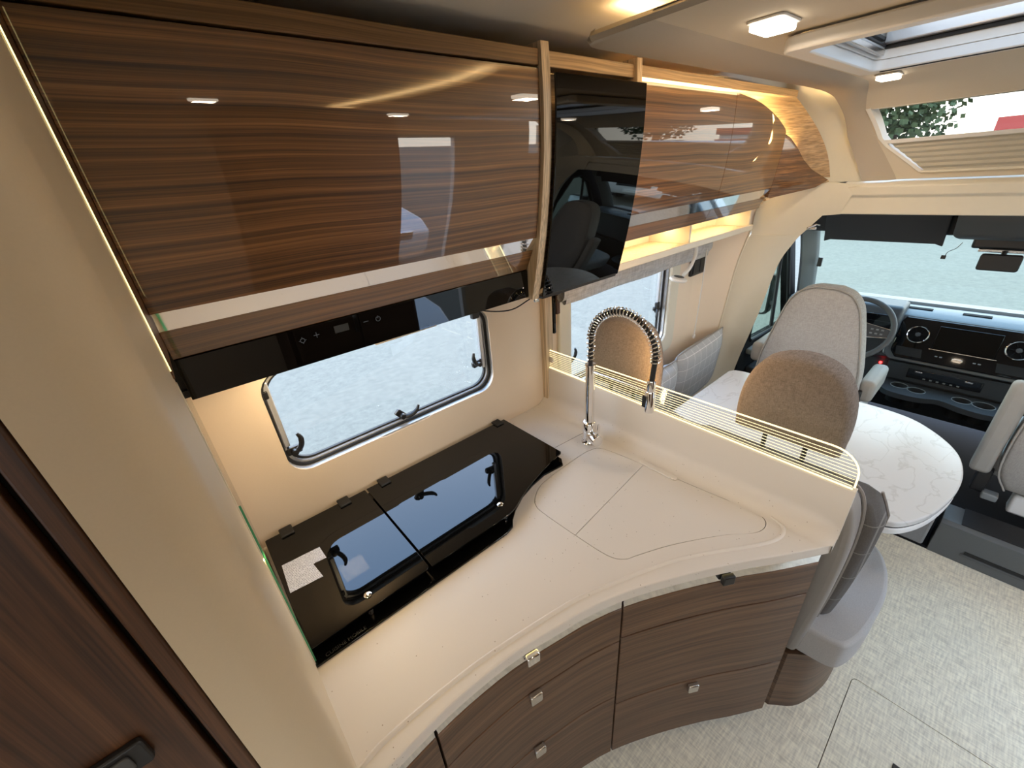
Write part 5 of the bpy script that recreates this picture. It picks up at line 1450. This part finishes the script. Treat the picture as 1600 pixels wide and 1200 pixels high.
# ================================================================ OUTSIDE
gr = MB().add([(-60, -60, -0.85), (60, -60, -0.85), (60, 60, -0.85), (-60, 60, -0.85)], [(0, 1, 2, 3)]).build('ground', 'concrete'); tag(gr, kind='structure')
def van(x, y, rz, lab, L=5.6, Wd=2.1, H=2.5, box_body=True):
    t = thing('camper_van', (x, y, -0.85), lab, 'van', 'parked white campers')
    c, s_ = math.cos(rz), math.sin(rz)
    def Q(m):
        m.v = [(x + p[0] * c - p[1] * s_, y + p[0] * s_ + p[1] * c, p[2] - 0.85) for p in m.v]; return m
    # nose at +X
    side_p = [(-L / 2, 0.35), (L / 2 - 0.1, 0.35), (L / 2, 0.55), (L / 2, 0.95), (L / 2 - 0.25, 1.15), (L / 2 - 0.85, 1.28), (L / 2 - 1.55, 2.0), (L / 2 - 1.7, H), (-L / 2, H)]
    Q(MB().prism(side_p, -Wd / 2, Wd / 2, 'y')).build('body', 'van_white', t, 0.05, 3)
    Q(MB().add([(L / 2 - 0.84, -Wd / 2 + 0.15, 1.33), (L / 2 - 0.84, Wd / 2 - 0.15, 1.33), (L / 2 - 1.49, Wd / 2 - 0.25, 1.99), (L / 2 - 1.49, -Wd / 2 + 0.25, 1.99)], [(0, 1, 2, 3)])).build('windscreen', 'van_glass', t)
    Q(MB().box(L / 2 - 0.02, L / 2 + 0.02, -0.55, 0.55, 0.70, 0.90)).build('grille', 'van_glass', t, 0.02)
    Q(MB().box(L / 2 - 0.02, L / 2 + 0.03, -0.26, 0.26, 0.47, 0.58)).build('number_plate', 'white', t, 0.004)
    for sg in (1, -1):
        Q(MB().box(L / 2 - 0.12, L / 2 + 0.005, sg * 0.65 - 0.16, sg * 0.65 + 0.16, 0.80, 1.0)).build('headlamp', 'chrome', t, 0.03)
        Q(MB().box(L / 2 - 2.4, L / 2 - 1.45, sg * (Wd / 2 + 0.002) - 0.004, sg * (Wd / 2 + 0.002) + 0.004, 1.25, 1.9)).build('side_window', 'van_glass', t)
        for xx in (L / 2 - 0.95, -L / 2 + 1.1):
            Q(MB().lathe([(0, 0), (0.33, 0), (0.34, 0.04), (0.34, 0.2), (0.32, 0.22), (0.20, 0.22), (0.19, 0.19), (0, 0.18)], (xx, sg * (Wd / 2 - 0.19), 0.34), (0, sg, 0), 20)).build('wheel', 'tyre', t)
    return t
van(1.75, -5.6, PI / 2, 'white camper facing the open entrance door outside')
van(12.5, -4.6, PI, 'white camper parked ahead beyond windscreen at the right')
van(22.0, 3.0, PI * 0.8, 'white camper parked far ahead, nearest the trees')
hs_ = thing('far_building', (34, -4, -0.85), 'low red and white building far ahead beyond the front roof window', 'building')
MB().box(33, 38, -14, 2, -0.85, 1.9).build('wall', 'van_white', hs_)
MB().box(32.8, 38.2, -14.2, 2.2, 1.9, 2.7).build('roof', 'red', hs_)
for k in range(5):
    box('window', 'van_glass', hs_, 32.95, 33.02, -13 + k * 3, -11.4 + k * 3, 0.3, 1.4)
def tree(x, y, h, r, lab):
    t = thing('tree', (x, y, -0.85), lab, 'tree', 'trees far ahead')
    MB().tube([(x, y, -0.85), (x + 0.1, y, h * 0.5)], [0.25, 0.15], 8).build('trunk', 'bark', t)
    m = MB()
    for i in range(1800):
        a, b = random.uniform(0, 2 * PI), random.uniform(-1, 1)
        q = r * random.uniform(0.35, 1) 
        c = Vector((x + q * math.cos(a) * math.sqrt(1 - b * b), y + q * math.sin(a) * math.sqrt(1 - b * b), h * 0.62 + q * b * 0.95))
        d = Vector((random.gauss(0, 1), random.gauss(0, 1), random.gauss(0, 1))).normalized(); e = d.orthogonal().normalized(); f = d.cross(e)
        s_ = r * 0.07
        m.add([tuple(c + e * s_), tuple(c + f * s_ * 0.7), tuple(c - e * s_), tuple(c - f * s_ * 0.7)], [(0, 1, 2, 3)])
    m.build('crown', 'leaf', t, 0, 2, 0, 0, False)
for i, (x, y, h, r) in enumerate(((30, 11, 6.5, 3.0), (33, 6, 5.5, 2.6), (28, -16, 6, 2.8))):
    tree(x, y, h, r, ['leafy tree far ahead, leftmost beyond the front roof window', 'leafy tree far ahead beside the low building', 'leafy tree far ahead at the right of the low building'][i])
